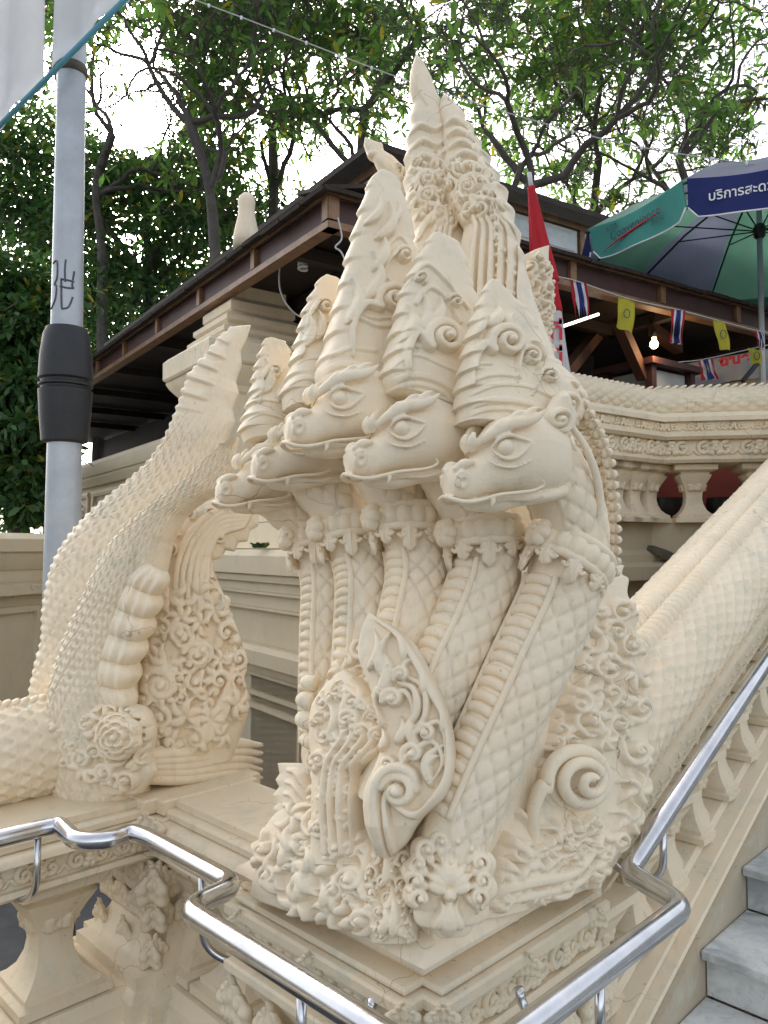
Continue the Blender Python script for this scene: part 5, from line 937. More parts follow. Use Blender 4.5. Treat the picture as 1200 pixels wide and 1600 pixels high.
# ------------------------------------------------------------------ pavilion
pv = thing('pavilion', 'dark timber pavilion with brown panelled eaves behind the statues', 'pavilion', gr(P(517, 350, 4.3))); e0 = gr(P(516, 350, 4.3)); ZB, ZT = 3.455, 3.675
DR = nrm(np.array([.850, .527, 0])); OR_ = np.array([DR[1], -DR[0], 0])
def strip(parent, nm, a, b, z0, z1, out, o0, o1, mat): return course(parent, nm, [(o0, z0), (o1, z0), (o1, z1), (o0, z1)], a, b, out, mat)
for d, out, L, n in ((TL, FL_, 10.8, 11), (DR, OR_, 9.6, 10)):
    a, b = e0, e0 + d * L
    strip(pv, 'eave_rail', a - d * .03, b, ZB, ZB + .04, out, -.05, .035, M['timber']); strip(pv, 'eave_rail', a - d * .03, b, ZT - .03, ZT, out, -.05, .035, M['timber'])
    for k in range(n + 1): 
        q = a + d * min(L, k * .95); strip(pv, 'eave_post', q - d * (.028 if k else .035), q + d * .028, ZB + .051, ZT - .036, out, -.04, .03, M['timber'])
        if k < n: strip(pv, 'eave_panel', q + d * .03, q + d * .92, ZB + .051, ZT - .036, out, -.03, .0, M['panel'])
    # tiles: overlapping courses along the eave edge, then the slope
    rn = random.Random(9)
    TI = mesh('roof_tile', *box_vf((0, 0, 0), (.125, 0, 0), (0, .2, 0), (0, 0, .012)), False)
    for k in range(int((L + .2) / .26)):
        for row in range(2):
            o_ = a + d * (k * .26 + .05 + .13 * row) + out * (-.09 - .26 * row) + UP * (ZT + .03 + .07 * row + rn.uniform(-.006, .008)); u_, v_ = d, nrm(-out + UP * .30); n_ = np.cross(u_, v_); n_ = n_ if n_[2] > 0 else -n_
            b_ = ob('roof_tile', TI, M['tile'], pv); b_.matrix_world = Matrix([[u_[j], v_[j], n_[j], o_[j]] for j in range(3)] + [[0, 0, 0, 1]])
    V = np.array([a + out * .02 + UP * (ZT + .01), b + out * .02 + UP * (ZT + .01), b - out * 1.3 + UP * (ZT + .42), a - out * 1.3 + (d * 1.3) + UP * (ZT + .42)]); V = np.vstack([V, V - UP * .05]); ob('roof_slope', mesh('roof_slope', V, [[0, 1, 2, 3], [7, 6, 5, 4], [0, 4, 5, 1], [1, 5, 6, 2], [2, 6, 7, 3], [3, 7, 4, 0]], False), M['tile'], pv)
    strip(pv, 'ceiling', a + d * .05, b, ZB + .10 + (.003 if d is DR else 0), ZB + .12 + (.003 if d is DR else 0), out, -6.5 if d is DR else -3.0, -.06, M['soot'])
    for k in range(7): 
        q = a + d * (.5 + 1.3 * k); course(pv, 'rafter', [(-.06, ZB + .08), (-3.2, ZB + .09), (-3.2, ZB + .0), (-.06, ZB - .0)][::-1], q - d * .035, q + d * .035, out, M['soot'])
    # upper tier with small windows
    u0 = e0 + TL * 1.2 + TR * 1.2; UZ = 4.68
    strip(pv, 'upper_wall', u0, u0 + d * 7, ZT + .30, UZ, out, -.1, .0, M['panel']); strip(pv, 'upper_rail', u0 - d * .05, u0 + d * 7, UZ - .06, UZ, out, .001, .05, M['timber']); strip(pv, 'upper_rail', u0 - d * .05, u0 + d * 7, UZ - .36, UZ - .31, out, .001, .05, M['timber'])
    for k in range(12):
        q = u0 + d * (k * .55); strip(pv, 'upper_post', q - d * .03, q + d * .03, UZ - .309, UZ - .061, out, .001, .045, M['timber'])
        w_ = strip(pv, 'window', q + d * .05, q + d * .50, UZ - .30, UZ - .07, out, .002, .022, M['alu']); strip(w_, 'pane', q + d * .085, q + d * .465, UZ - .27, UZ - .10, out, .023, .028, M['glass'])
    V = np.array([u0 + out * .22 - d * .22 + UP * (UZ + .0), u0 + d * 7 + out * .22 + UP * (UZ + .0), u0 + d * 7 - out * 1.8 + UP * (UZ + .45), u0 + d * 1.8 - out * 1.8 + UP * (UZ + .45)]); V = np.vstack([V, V + UP * .05]); ob('upper_roof', mesh('upper_roof', V, [[3, 2, 1, 0], [4, 5, 6, 7], [0, 1, 5, 4], [1, 2, 6, 5], [2, 3, 7, 6], [3, 0, 4, 7]], False), M['tile'], pv)
for k, (px, dd) in enumerate(((905, 7.4), (640, 7.0), (1230, 8.6))):
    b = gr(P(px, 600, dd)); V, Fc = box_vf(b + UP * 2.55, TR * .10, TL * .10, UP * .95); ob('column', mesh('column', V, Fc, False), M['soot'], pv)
bk = gr(P(880, 600, 9.8)); strip(pv, 'back_wall', bk - TR * 4.2, bk + TR * 6, 1.6, 3.6, FR_, -.1, 0, M['brownwall']); bk2 = e0 + TL * 6.5
for p, q in (((870, 600, 5.6), (935, 520, 6.6)), ((1005, 590, 6.2), (965, 500, 5.9)), ((1060, 545, 6.6), (1020, 515, 6.3))): V, Fc = bar_vf(P(*p), P(*q), .08, .09); ob('brace', mesh('brace', V, Fc, False), M['brownwall'], pv)
# lamps
V, Fc = tube_vf(np.array([P(858, 517, 5.35), P(935, 491, 5.6)]), .010, 12); o = ob('fluorescent_lamp', mesh('fluorescent_lamp', V, Fc), M['tube_on']); tag(o, 'lit white fluorescent tube under the pavilion roof', 'lamp')
t_ = thing('hanging_bulb', 'small lit warm bulb glowing inside the dark pavilion', 'lamp', P(1022, 538, 6.1)); bc = P(1022, 538, 6.1)
V, Fc = lathe_vf([(.001, -.037)] + [(.034 * cos(a), .036 * sin(a)) for a in np.linspace(-1.3, 1.1, 9)] + [(.02, .06)], 16, bc); ob('bulb', mesh('bulb', V, Fc), M['bulb_on'], t_); V, Fc = lathe_vf([(.02, .055), (.024, .06), (.024, .11), (.01, .12)], 12, bc); ob('socket', mesh('socket', V, Fc), M['black_iron'], t_); V, Fc = tube_vf(np.array([bc + UP * .11, bc + UP * .29]), .005, 6); ob('cord', mesh('cord', V, Fc), M['black_iron'], t_)
pl_ = bpy.data.lights.new('bulb_light', 'POINT'); pl_.energy = 1.3; pl_.color = (1, .65, .33); pl_.shadow_soft_size = .05; po = bpy.data.objects.new('bulb_light', pl_); C.objects.link(po); po.location = tuple(bc - UP * .08 + np.array([0, -.1, 0]))
t_ = thing('spiral_lamp', 'unlit white spiral lamp hanging from a wire under the brown eave', 'lamp', P(473, 405, 4.9)); bc = P(473, 412, 4.9); a = np.linspace(0, 2 * pi * 3.5, 90)
V, Fc = tube_vf(np.stack([bc[0] + .026 * np.cos(a), bc[1] + .026 * np.sin(a), bc[2] - .04 + .075 * a / a[-1]], 1), .010, 8); ob('coil', mesh('coil', V, Fc), M['lamp_glass'], t_); V, Fc = lathe_vf([(.03, .04), (.035, .05), (.03, .10), (.015, .11)], 16, bc); ob('socket', mesh('socket', V, Fc), M['lamp_glass'], t_)
V, Fc = tube_vf(cat([bc + UP * .1, bc + UP * .22 + [.05, 0, 0], bc + UP * .2 + [-.12, .1, 0], bc + [-.17, .15, -.1], bc + [-.05, .2, -.28], bc + [.15, .3, -.25], bc + [.22, .4, .1]], 60), .006, 6); ob('wire', mesh('wire', V, Fc), M['wire'], t_)
V, Fc = tube_vf(cat([P(528, 340, 4.25), P(534, 372, 4.25), P(524, 386, 4.25), P(533, 394, 4.25), P(546, 420, 4.25)], 50), .005, 6); o = ob('loose_wire', mesh('loose_wire', V, Fc), M['wire']); tag(o, 'loose pale wire dangling from the eave corner', 'wire')
# finial on the roof
fb = P(385, 368, 5.6); V, Fc = lathe_vf([(.10, -.1), (.095, 0), (.085, .05), (.065, .14), (.06, .20), (.065, .25), (.055, .29), (.03, .315), (.001, .32)], 20, fb); n_ = 9
o = ob('roof_finial', mesh('roof_finial', V, Fc), M['cream']); tag(o, 'cream bottle-shaped finial standing above the roof edge', 'finial')
# table and counter in the pavilion
tb_ = thing('counter_table', 'dark wooden table with a glass case inside the pavilion', 'table', gr(P(1015, 600, 6.5)) + UP * 1.6); tc = gr(P(1013, 600, 6.5))
for sx in (-1, 1):
    for sy in (-1, 1): V, Fc = box_vf(tc + TR * .27 * sx + TL * .22 * sy + UP * 2.36, TR * .03, TL * .03, UP * .76); ob('leg', mesh('leg', V, Fc, False), M['panel'], tb_)
V, Fc = box_vf(tc + UP * 3.145, TR * .36, TL * .30, UP * .025); ob('table_top', mesh('table_top', V, Fc, False), M['panel'], tb_); V, Fc = box_vf(tc + UP * 2.93, TR * .22, TL * .2, UP * .17); ob('case', mesh('case', V, Fc, False), M['glass'], tb_)
V, Fc = sweep_vf(cat([tc + UP * 3.20 - TR * .1, tc + UP * 3.22 + TR * .2, tc + UP * 3.20 + TR * .45], 16), ramp([.01, .045, .03, .01], 16), 10, UP); o = ob('vase', mesh('vase', V, Fc), M['plank']); tag(o, 'dull green vase lying on the dark table', 'vase')

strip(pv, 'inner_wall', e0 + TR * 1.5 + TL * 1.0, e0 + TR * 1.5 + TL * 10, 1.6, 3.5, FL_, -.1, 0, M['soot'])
gw = thing('garden_wall', 'beige wall with a stepped cornice at the left edge, beyond the pole', 'wall', gr(P(20, 900, 4.6))); a = gr(P(-150, 900, 4.3)); b = gr(P(88, 900, 5.4))
o_ = np.array([b[1] - a[1], -(b[0] - a[0]), 0]); o_ = nrm(o_)
for nm, pr in (('ledge', [(-.5, 1.62), (.12, 1.62), (.12, 1.70), (.06, 1.74), (-.5, 1.74)]), ('moulding', [(-.5, 1.50), (.04, 1.50), (.09, 1.58), (.09, 1.619), (-.5, 1.619)]), ('frieze', [(-.5, 1.42), (.03, 1.42), (.03, 1.499), (-.5, 1.499)]), ('band', [(-.5, 1.34), (.09, 1.34), (.09, 1.40), (.05, 1.419), (-.5, 1.419)]), ('wall_body', [(-.5, -.02), (.0, -.02), (.0, 1.339), (-.5, 1.339)])): course(gw, nm, pr, a, b, o_, WM)
d_ = nrm(b - a)
for q in range(2):
    p = a + d_ * (.25 + .95 * q); e = p + d_ * .75
    for p0, p1, z0, z1 in ((p, e, 1.22, 1.26), (p, e, .4, .44), (p, p + d_ * .04, .44, 1.22), (e - d_ * .04, e, .44, 1.22)): course(gw, 'panel_frame', [(.0, z0), (.03, z0), (.03, z1), (.0, z1)], p0, p1, o_, WM)
# ------------------------------------------------------------------ text helper
FONT = None
def text(body, size, mat, parent, origin, xdir, ydir, name='lettering', wrap=None, extr=.0004, bold=0.0):
    "flat lettering laid on a surface; wrap(x, y) -> world point bends it on curved cloth"
    cu = bpy.data.curves.new('t', 'FONT'); cu.body = body; cu.size = size; cu.offset = bold; cu.align_x = 'CENTER'; cu.align_y = 'CENTER'
    o = bpy.data.objects.new('t', cu); C.objects.link(o); dg = bpy.context.evaluated_depsgraph_get(); me = bpy.data.meshes.new_from_object(o.evaluated_get(dg)); bpy.data.objects.remove(o)
    n = len(me.vertices); co = np.zeros(n * 3, np.float32)
    if n == 0: return None
    me.vertices.foreach_get('co', co); co = co.reshape(-1, 3); origin = np.asarray(origin, float)
    nw = wrap(co[:, 0], co[:, 1]) if wrap else origin + np.outer(co[:, 0], xdir) + np.outer(co[:, 1], ydir)
    me.vertices.foreach_set('co', np.ascontiguousarray(nw, np.float32).ravel()); me.name = name; me.materials.clear(); me.update(); return ob(name, me, mat, parent)
def cloth_vf(a, b, c, d, nu=10, nv=10, wave=.01, f=(2, 1), ph=0.0, th=.003):
    "thin solid sheet, corners a b (top) and d c (bottom), with slow folds"
    a, b, c, d = (np.asarray(q, float) for q in (a, b, c, d)); u = np.linspace(0, 1, nu)[None, :, None]; v = np.linspace(0, 1, nv)[:, None, None]
    Q = (a * (1 - u) + b * u) * (1 - v) + (d * (1 - u) + c * u) * v; n = nrm(np.cross(b - a, d - a)); w_ = wave * np.sin(2 * pi * (f[0] * u + f[1] * v) + ph) * (.25 + .75 * v)
    Q = Q + n * w_; V1 = Q.reshape(-1, 3); V2 = V1 + n * th; g1 = grid_faces(nv, nu); N = nu * nv
    rim = [i for i in range(nu)] + [r * nu + nu - 1 for r in range(1, nv)] + [(nv - 1) * nu + i for i in range(nu - 2, -1, -1)] + [r * nu for r in range(nv - 2, 0, -1)]
    side = np.array([[rim[i], rim[(i + 1) % len(rim)], rim[(i + 1) % len(rim)] + N, rim[i] + N] for i in range(len(rim))]); return np.vstack([V1, V2]), [g1, g1[:, ::-1] + N, side]
# ------------------------------------------------------------------ big parasol
um = thing('parasol', 'open green and navy parasol with printed valance, upper right', 'umbrella', gr(P(1192, 600, 6.2)) + UP * 1.6)
uc = gr(P(1192, 600, 6.2)); RU, ZR, ZA = 1.5, 4.15, 4.74; N_R = 10
vt = lambda k, z=ZR, r=RU: uc + np.array([-r * cos(radians(10 + 36 * k)), -r * sin(radians(10 + 36 * k)), z]); apex = uc + UP * ZA
for k in range(N_R):
    a, b = vt(k), vt(k + 1); mt = (M['teal'], M['under_green']) if k % 2 == 0 else (M['navy'], M['under_grey']); nv = 9; nu = 9
    u = np.linspace(0, 1, nu)[None, :, None]; v = np.linspace(0, 1, nv)[:, None, None]; rim = a * (1 - u) + b * u; Q = apex * (1 - v) + rim * v; Q = Q + UP * (.10 * np.sin(pi * v) - .05 * np.sin(pi * u) * v)
    V = Q.reshape(-1, 3); V2 = V - UP * .003; g1 = grid_faces(nv, nu); ob('canopy_panel', mesh('canopy_panel', np.vstack([V, V2]), [g1, g1[:, ::-1] + len(V)]), mt[1], um)
    # valance flap with rounded lower corners
    mid = (a + b) / 2; inw = nrm(uc + UP * ZR - mid); e = nrm(b - a); L = np.linalg.norm(b - a); cols = np.linspace(.02, .98, 15); H = .245
    dr = H * np.minimum(1, (np.minimum(cols - .0, 1 - cols) / .10 + .35).clip(0, 1))**.5; top = np.array([a + e * L * c - UP * .05 * sin(pi * c) + UP * .004 for c in cols]); sag = np.array([.02 * sin(pi * 3 * c + k) for c in cols])
    fl_ = top - UP * dr[:, None] + inw * (.035 + sag)[:, None]; m3 = (top + fl_) / 2 + inw * (sag * .3)[:, None]
    for nm, off, m_ in (('valance', -.004, mt[0]), ('valance_lining', .006, mt[1])):
        V = np.vstack([top + inw * off, m3 + inw * off, fl_ + inw * off]); V = np.vstack([V, V + inw * .002]); g1 = grid_faces(3, 15); vl = ob(nm, mesh(nm, V, [g1, g1[:, ::-1] + 45]), m_, um)
        if off < 0: ob('piping', mesh('piping', *sweep_vf(fl_ - inw * .004, .006, 6, UP)), M['print_white'], vl); keep = vl
    c_ = mid - UP * .155 - inw * .012; nl = lambda x, y: c_ + np.outer(x, e) + np.outer(y, UP) + np.outer(.14 * (.1 - y) * 1.0, inw) - inw * .008
    if k == 1: text('บริการสะดวก ชีวิตสบาย', .086, M['print_white'], keep, c_, e, UP, wrap=lambda x, y: nl(x + .085, y), bold=.001)
    if k == 0:
        text('KTB', .06, M['print_dark'], keep, c_, e, UP, wrap=lambda x, y: nl(x - .20, y + .065)); text('Convenience', .092, M['print_dark'], keep, c_, e, UP, wrap=lambda x, y: nl(x + .02, y + .015 + .06 * x)); text('Bank', .06, M['print_dark'], keep, c_, e, UP, wrap=lambda x, y: nl(x + .23, y - .035))
        q = np.linspace(0, 1, 20); pth = nl(-.30 + .58 * q, -.085 + .10 * q**.7) - inw * .003; ob('underline', mesh('underline', *sweep_vf(pth, np.maximum(.009 * np.sin(pi * (.08 + .9 * q)), .001), 6, UP)), M['print_red'], keep)
    if k == -1 % N_R: text('ชีวิตสบาย', .098, M['print_white'], keep, c_, e, UP, wrap=nl)
    if k == N_R - 1: text('สบายชีวิต', .098, M['print_white'], keep, c_, e, UP, wrap=nl)
    V, Fc = tube_vf(np.array([apex - UP * .03, (apex + a) / 2 + UP * .03, a - UP * .03]), .009, 6); rb = ob('rib', mesh('rib', V, Fc), M['black_iron'], um)
    hubp = uc + UP * (ZA - .50); V, Fc = tube_vf(np.array([hubp, (apex * .45 + a * .55) + UP * .03]), .006, 6); ob('stretcher', mesh('stretcher', V, Fc), M['black_iron'], rb)
V, Fc = lathe_vf([(.03, ZA - .56), (.045, ZA - .54), (.045, ZA - .46), (.03, ZA - .44)], 16, uc); ob('runner', mesh('runner', V, Fc), M['black_iron'], um)
V, Fc = tube_vf(np.array([uc + UP * 1.6, uc + UP * 3.2, uc + UP * ZA]), .022, 16); ob('pole', mesh('pole', V, Fc), M['pole'], um)
# ------------------------------------------------------------------ closed red parasol
ru = thing('folded_parasol', 'folded red parasol with a white tip behind the carved jaw', 'umbrella', gr(P(845, 600, 4.6)) + UP * 1.6)
t = np.linspace(0, 1, 60); pa = np.outer(1 - t, P(880, 640, 4.6)) + np.outer(t, P(830, 292, 4.6))
red = lambda S, TH: .012 * np.sin(TH * 7 + 3 * S) * np.clip(1 - S, .1, 1)
def seg(nm, s0, s1, r0, r1, mat, dsp=red): 
    i0, i1 = int(s0 * 59), int(s1 * 59) + 1; V, Fc = sweep_vf(pa[i0:i1], np.linspace(r0, r1, i1 - i0), 42, (0, -1, 0), disp=dsp); return ob(nm, mesh(nm, V, Fc), mat, ru)
seg('folded_cloth', .56, 1.0, .078, .022, M['red']); seg('tie_band', .44, .56, .07, .076, M['red']); wh = seg('printed_skirt', .0, .44, .068, .074, M['white_cloth']); V, Fc = tube_vf(np.array([pa[-1] - (pa[-1] - pa[-2]) * .5, P(827, 270, 4.6)]), .014, 10); ob('tip', mesh('tip', V, Fc), M['white_cloth'], ru)
ctr = P(864, 525, 4.6) - np.array([0, .088, 0]); text('ที่', .15, M['print_red'], wh, ctr, (1, 0, 0), (0, 0, 1), bold=.003); text('นี่', .15, M['print_red'], wh, ctr - UP * .16, (1, 0, 0), (0, 0, 1), bold=.003); V, Fc = tube_vf(np.array([gr(P(880, 640, 4.6)) + UP * 1.6, P(880, 640, 4.6)]), .02, 10); ob('stick', mesh('stick', V, Fc), M['pole'], ru)
# ------------------------------------------------------------------ bunting
def flag(px, py, d, w, h, kind, tilt, label, group, skew=0.0, ph=0.0):
    top = P(px, py, d); k = d / FPX; ex = np.array([cos(tilt), .25, sin(tilt)]); ex = ex / np.linalg.norm(ex); dn = np.array([skew, .05, -1]); wd, hh = w * k, h * k
    t_ = thing('bunting_flag', label, 'flag', top, group); cols = ['flag_red', 'flag_white', 'flag_blue', 'flag_blue', 'flag_white', 'flag_red'] if kind == 't' else ['flag_yellow']
    n = len(cols)
    for i, cn in enumerate(cols):
        a, b = top + ex * wd * (i / n - .5), top + ex * wd * ((i + 1) / n - .5); bow = np.array([0, -.03 * sin(pi * (i + .5) / n) - .012 * sin(i * 2 + ph), 0])
        V, Fc = cloth_vf(a, b, b + dn * hh + bow, a + dn * hh + bow, 5 if n > 1 else 12, 12, .014, (0.4 if n > 1 else 1.2, .8), ph, .002); ob('stripe' if n > 1 else 'cloth', mesh('stripe', V, Fc), M[cn], t_)
    if kind == 'y':
        c = top + dn * hh * .5 + np.array([0, -.03, 0]); a = np.linspace(0, 2 * pi, 24); V, Fc = tube_vf(c + np.stack([.020 * np.cos(a), -.012 + 0 * a, .030 * np.sin(a)], 1), .003, 5); ob('emblem', mesh('emblem', V, Fc), M['print_dark'], t_)
GB = 'bunting flags strung under the parasol'
flag(904, 440, 5.0, 28, 58, 't', -.12, 'striped tricolour flag hanging nearest the carved jaw', GB, .10); flag(980, 467, 5.2, 30, 52, 'y', -.3, 'yellow flag hanging under the left part of the parasol', GB, -.14, 1)
flag(1060, 484, 5.4, 24, 54, 't', -.1, 'striped tricolour flag hanging under the middle of the parasol', GB, -.08, 2); flag(1124, 501, 5.5, 22, 48, 'y', -.1, 'narrow yellow flag hanging beside the lit bulb', GB, .10, .5)
flag(1102, 562, 5.7, 28, 32, 't', .12, 'small striped flag in front of the white banner', GB, .22, 3); flag(1186, 518, 5.6, 16, 26, 't', -.3, 'small striped flag at the right edge of the photo', GB, .1, 1); flag(1178, 545, 5.8, 22, 26, 'y', -.1, 'small yellow flag beside the parasol pole', GB, .05, 2)
for pts, nm, lb in (([(870, 432, 4.95), (904, 440, 5.0), (980, 466, 5.2), (1060, 484, 5.4), (1124, 501, 5.5), (1186, 517, 5.6), (1260, 530, 5.7)], 'flag_string', 'thin cord carrying the upper row of flags'), ([(1060, 566, 5.6), (1102, 561, 5.7), (1178, 544, 5.8), (1240, 530, 5.9)], 'flag_string', 'thin cord carrying the lower row of flags')):
    V, Fc = tube_vf(cat([P(*q) for q in pts], 50), .004, 5); o = ob(nm, mesh(nm, V, Fc), M['wire']); tag(o, lb, 'cord')
# ------------------------------------------------------------------ printed banner
bn = thing('shop_banner', 'white banner with red lettering hung at the right edge', 'banner', P(1120, 600, 6.6)); a, b = P(1050, 572, 6.9), P(1240, 538, 6.3); dn = np.array([0, 0, -.23])
V, Fc = cloth_vf(a, b, b + dn, a + dn, 30, 10, .03, (2.2, .5), .4); ob('cloth', mesh('cloth', V, Fc), M['white_cloth'], bn); V, Fc = cloth_vf(a + dn * 1.02, b + dn * 1.02, b + dn * 2.6, a + dn * 2.6, 12, 6, .02, (1, .5), .1); ob('lower_cloth', mesh('lower_cloth', V, Fc), M['wall'], bn)
ex = nrm(b - a); text('true', .135, M['print_red'], bn, P(1147, 561, 6.3), ex, UP, bold=.006)
V, Fc = bar_vf(P(1160, 596, 6.4), P(1185, 566, 6.4), .05, .03); o = ob('banner_strut', mesh('banner_strut', V, Fc, False), M['black_iron']); tag(o, 'dark strut leaning against the white banner', 'strut')
# ------------------------------------------------------------------ pole with banner, left
mp = thing('flag_pole', 'pale metal pole with a black rubber collar at the left', 'pole', gr(P(97, 900, 3.3))); b0 = gr(P(97, 900, 3.3))
V, Fc = lathe_vf([(.078, .0), (.076, 1.5), (.066, 2.6), (.0605, 3.5), (.058, 5.2)], 32, b0); ob('shaft', mesh('shaft', V, Fc), M['pole'], mp)
zz_ = lambda py: P(97, py, 3.3)[2]
V, Fc = lathe_vf([(.075, zz_(693)), (.095, zz_(690)), (.104, zz_(655)), (.111, zz_(615)), (.111, zz_(611)), (.101, zz_(609)), (.101, zz_(606)), (.111, zz_(604)), (.111, zz_(601)), (.101, zz_(599)), (.101, zz_(596)), (.112, zz_(593)), (.108, zz_(560)), (.096, zz_(525)), (.084, zz_(514)), (.07, zz_(513))], 40, b0); ob('collar', grooved(mesh('collar', V, Fc), 40), M['rubber'], mp)
def ink(pts):
    q = cat(pts, 16); x = (q[:, 0] - 102) * 3.3 / 1200; z = np.array([zz_(v) for v in q[:, 1]]); r_ = np.interp(z, [1.5, 2.6, 3.5], [.0762, .0662, .0607]); y = -np.sqrt(np.maximum(r_**2 - x**2, 0))
    V, Fc = tube_vf(np.stack([b0[0] + x, b0[1] + y - .0004, z], 1), .0042, 6); ob('scrawl', mesh('scrawl', V, Fc), M['ink'], mp)
for q in ([(86, 418), (94, 416), (95, 440), (90, 452)], [(90, 452), (94, 455), (92, 475), (84, 488)], [(108, 414), (107, 430), (108, 448)], [(101, 444), (119, 446)], [(102, 446), (103, 480), (104, 490)], [(104, 490), (113, 486), (118, 470)], [(119, 430), (117, 452), (119, 455)], [(100, 455), (110, 457), (119, 456)]): ink(q)
V, Fc = lathe_vf([(.062, zz_(112) - .02), (.068, zz_(112) - .015), (.068, zz_(112) + .02), (.062, zz_(112) + .025)], 24, b0); ob('clamp', mesh('clamp', V, Fc), M['plank'], mp)
fb_ = thing('pole_banner', 'white cloth banner with a blue lower hem, top left corner', 'banner', P(100, 100, 3.2)); A_, B_2 = P(-60, 256, 3.45), P(230, -36, 2.95); dv = B_2 - A_; at_ = lambda s: A_ + dv * s
V, Fc = tube_vf(np.array([A_, B_2]), .011, 12); ob('hem_bar', mesh('hem_bar', V, Fc), M['blue_edge'], fb_)
for s0, s1, ph in ((.0, .455, 0), (.535, .97, 2)): 
    a, b = at_(s0) + UP * 1.6, at_(s1) + UP * 1.6; V, Fc = cloth_vf(a, b, at_(s1) + UP * .004, at_(s0) + UP * .004, 40, 20, .02, (2.0, .3), ph); ob('cloth', mesh('cloth', V, Fc), M['white_cloth'], fb_)
# overhead wire with tiny lamps
wp = cat([P(250, -20, 5.2), P(380, 28, 5.2), P(640, 127, 5.2), P(890, 204, 5.2), P(1060, 240, 5.2), P(1290, 270, 5.2)], 80); V, Fc = tube_vf(wp, .0045, 5); fw = thing('overhead_wire', 'thin pale wire with tiny lamps strung across the trees', 'wire', wp[0]); ob('wire', mesh('wire', V, Fc), M['wire'], fw)
for k in range(6, 74, 4): V, Fc = lathe_vf([(.001, -.02), (.009, -.012), (.009, .006), (.001, .012)], 8, wp[k]); ob('tiny_lamp', mesh('tiny_lamp', V, Fc), M['print_white'], fw)
# ------------------------------------------------------------------ trees
SUNP = np.array([sd[0], sd[1], sd[2]]); CAMP = np.array([0, 0, CAMZ])
def leaf_mesh(cent, dirs, up, L, Wd, rn):
    "pointed leaves: 6-point blades folded along the rib, one island each"
    n = len(cent); s = nrm(np.cross(dirs, up)); nn = np.cross(s, dirs); L = L[:, None]; Wd = Wd[:, None]
    pts = [cent, cent + dirs * L * .35 + s * Wd * .42 + nn * Wd * .12, cent + dirs * L * .72 + s * Wd * .44 + nn * Wd * .08 - nn * L * .03, cent + dirs * L - nn * L * .10, cent + dirs * L * .72 - s * Wd * .44 + nn * Wd * .08 - nn * L * .03, cent + dirs * L * .35 - s * Wd * .42 + nn * Wd * .12, cent + dirs * L * .55 - nn * L * .01]
    V = np.stack(pts, 1).reshape(-1, 3); b = np.arange(n)[:, None] * 7
    return V, [np.concatenate([b + [0, 1, 2, 6], b + [6, 2, 3, 4], b + [0, 6, 4, 5]], 0)]
def sunfree(q, lim=.9986): v = nrm(q - CAMP); return (v @ SUNP) < lim
def frangipani(name, label, base, knots, r0, first, levels, seed, spread=.74, leaf_p=.21, ln0=1.2, group='frangipani trees behind the pavilion', nleaf=(3, 7), zmin=3.2):
    rn = random.Random(seed); rg = np.random.default_rng(seed); t_ = thing(name, label, 'tree', base, group); tr = MB(); br = MB(); tips = []
    pa = cat([base] + knots, 40); tr.add(*sweep_vf(pa, np.linspace(r0, r0 * .62, 40), 14, (1, 0, 0), disp=lambda S, TH: .03 * r0 / .16 * np.sin(TH * 3 + 9 * S) * np.sin(11 * S + TH)))
    def grow(p, d, r, ln, lv):
        n = 6; q = [p]; dd = d.copy()
        for i in range(n):
            dd = nrm(dd + rg.normal(0, .24, 3) + UP * .03); q.append(q[-1] + dd * ln / n)
        q = np.array(q); r1 = max(r * .70, .006)
        (tr if lv >= levels - 1 else br).add(*sweep_vf(q, np.linspace(r, r1, n + 1), 8 if lv > 3 else (6 if lv > 1 else 4), (.3, .9, .1), caps=False))
        if lv == 0: tips.append((q[-1], dd)); return
        if lv <= 3 and rn.random() < .35: tips.append((q[rn.randint(2, n)], nrm(dd + rg.normal(0, .6, 3))))
        k = (2 if rn.random() < .66 else 3) if lv > 2 else (3 if rn.random() < .55 else 2); ax = nrm(np.cross(dd, rg.normal(0, 1, 3))); ph = rn.uniform(0, 6.28)
        for j in range(k):
            a = ph + 2 * pi * j / k; o = ax * cos(a) + np.cross(dd, ax) * sin(a); nd_ = nrm(dd * cos(spread) + o * sin(spread) * rn.uniform(.7, 1.3) + UP * .10)
            grow(q[-1], nd_, r1 * rn.uniform(.72, .9), ln * rn.uniform(.66, .86), lv - 1)
    for i, (d, s) in enumerate(first): grow(pa[-1] if i % 2 == 0 else pa[-6], nrm(np.array(d, float)), r0 * .46 * s, ln0 * s, levels)
    o = tr.obj('trunk', M['bark'], t_); b = br.obj('branches', M['bark'], t_)
    C_, D_, L_, W_ = [], [], [], []
    for p, d in tips:
        if rn.random() > leaf_p or not sunfree(p): continue
        ax = nrm(np.cross(d, [.3, .2, 1.])); ph = rn.uniform(0, 6.28)
        for j in range(rn.randint(*nleaf)):
            a = ph + j * 2.4; o2 = ax * cos(a) + np.cross(d, ax) * sin(a); f = rn.uniform(.15, .9); D_.append(nrm(d * f + o2 + np.array([0, 0, -.25 + .2 * f]))); C_.append(p - d * rn.uniform(0, .12)); l = rn.uniform(.14, .27); L_.append(l); W_.append(l * rn.uniform(.28, .36))
    V, Fc = leaf_mesh(np.array(C_), np.array(D_), np.tile([.05, .1, 1.], (len(C_), 1)), np.array(L_), np.array(W_), rn); cr_ = ob('crown', mesh('crown', V, Fc), M['leaf'], t_); return t_
g3 = lambda px, d: gr(P(px, 600, d))
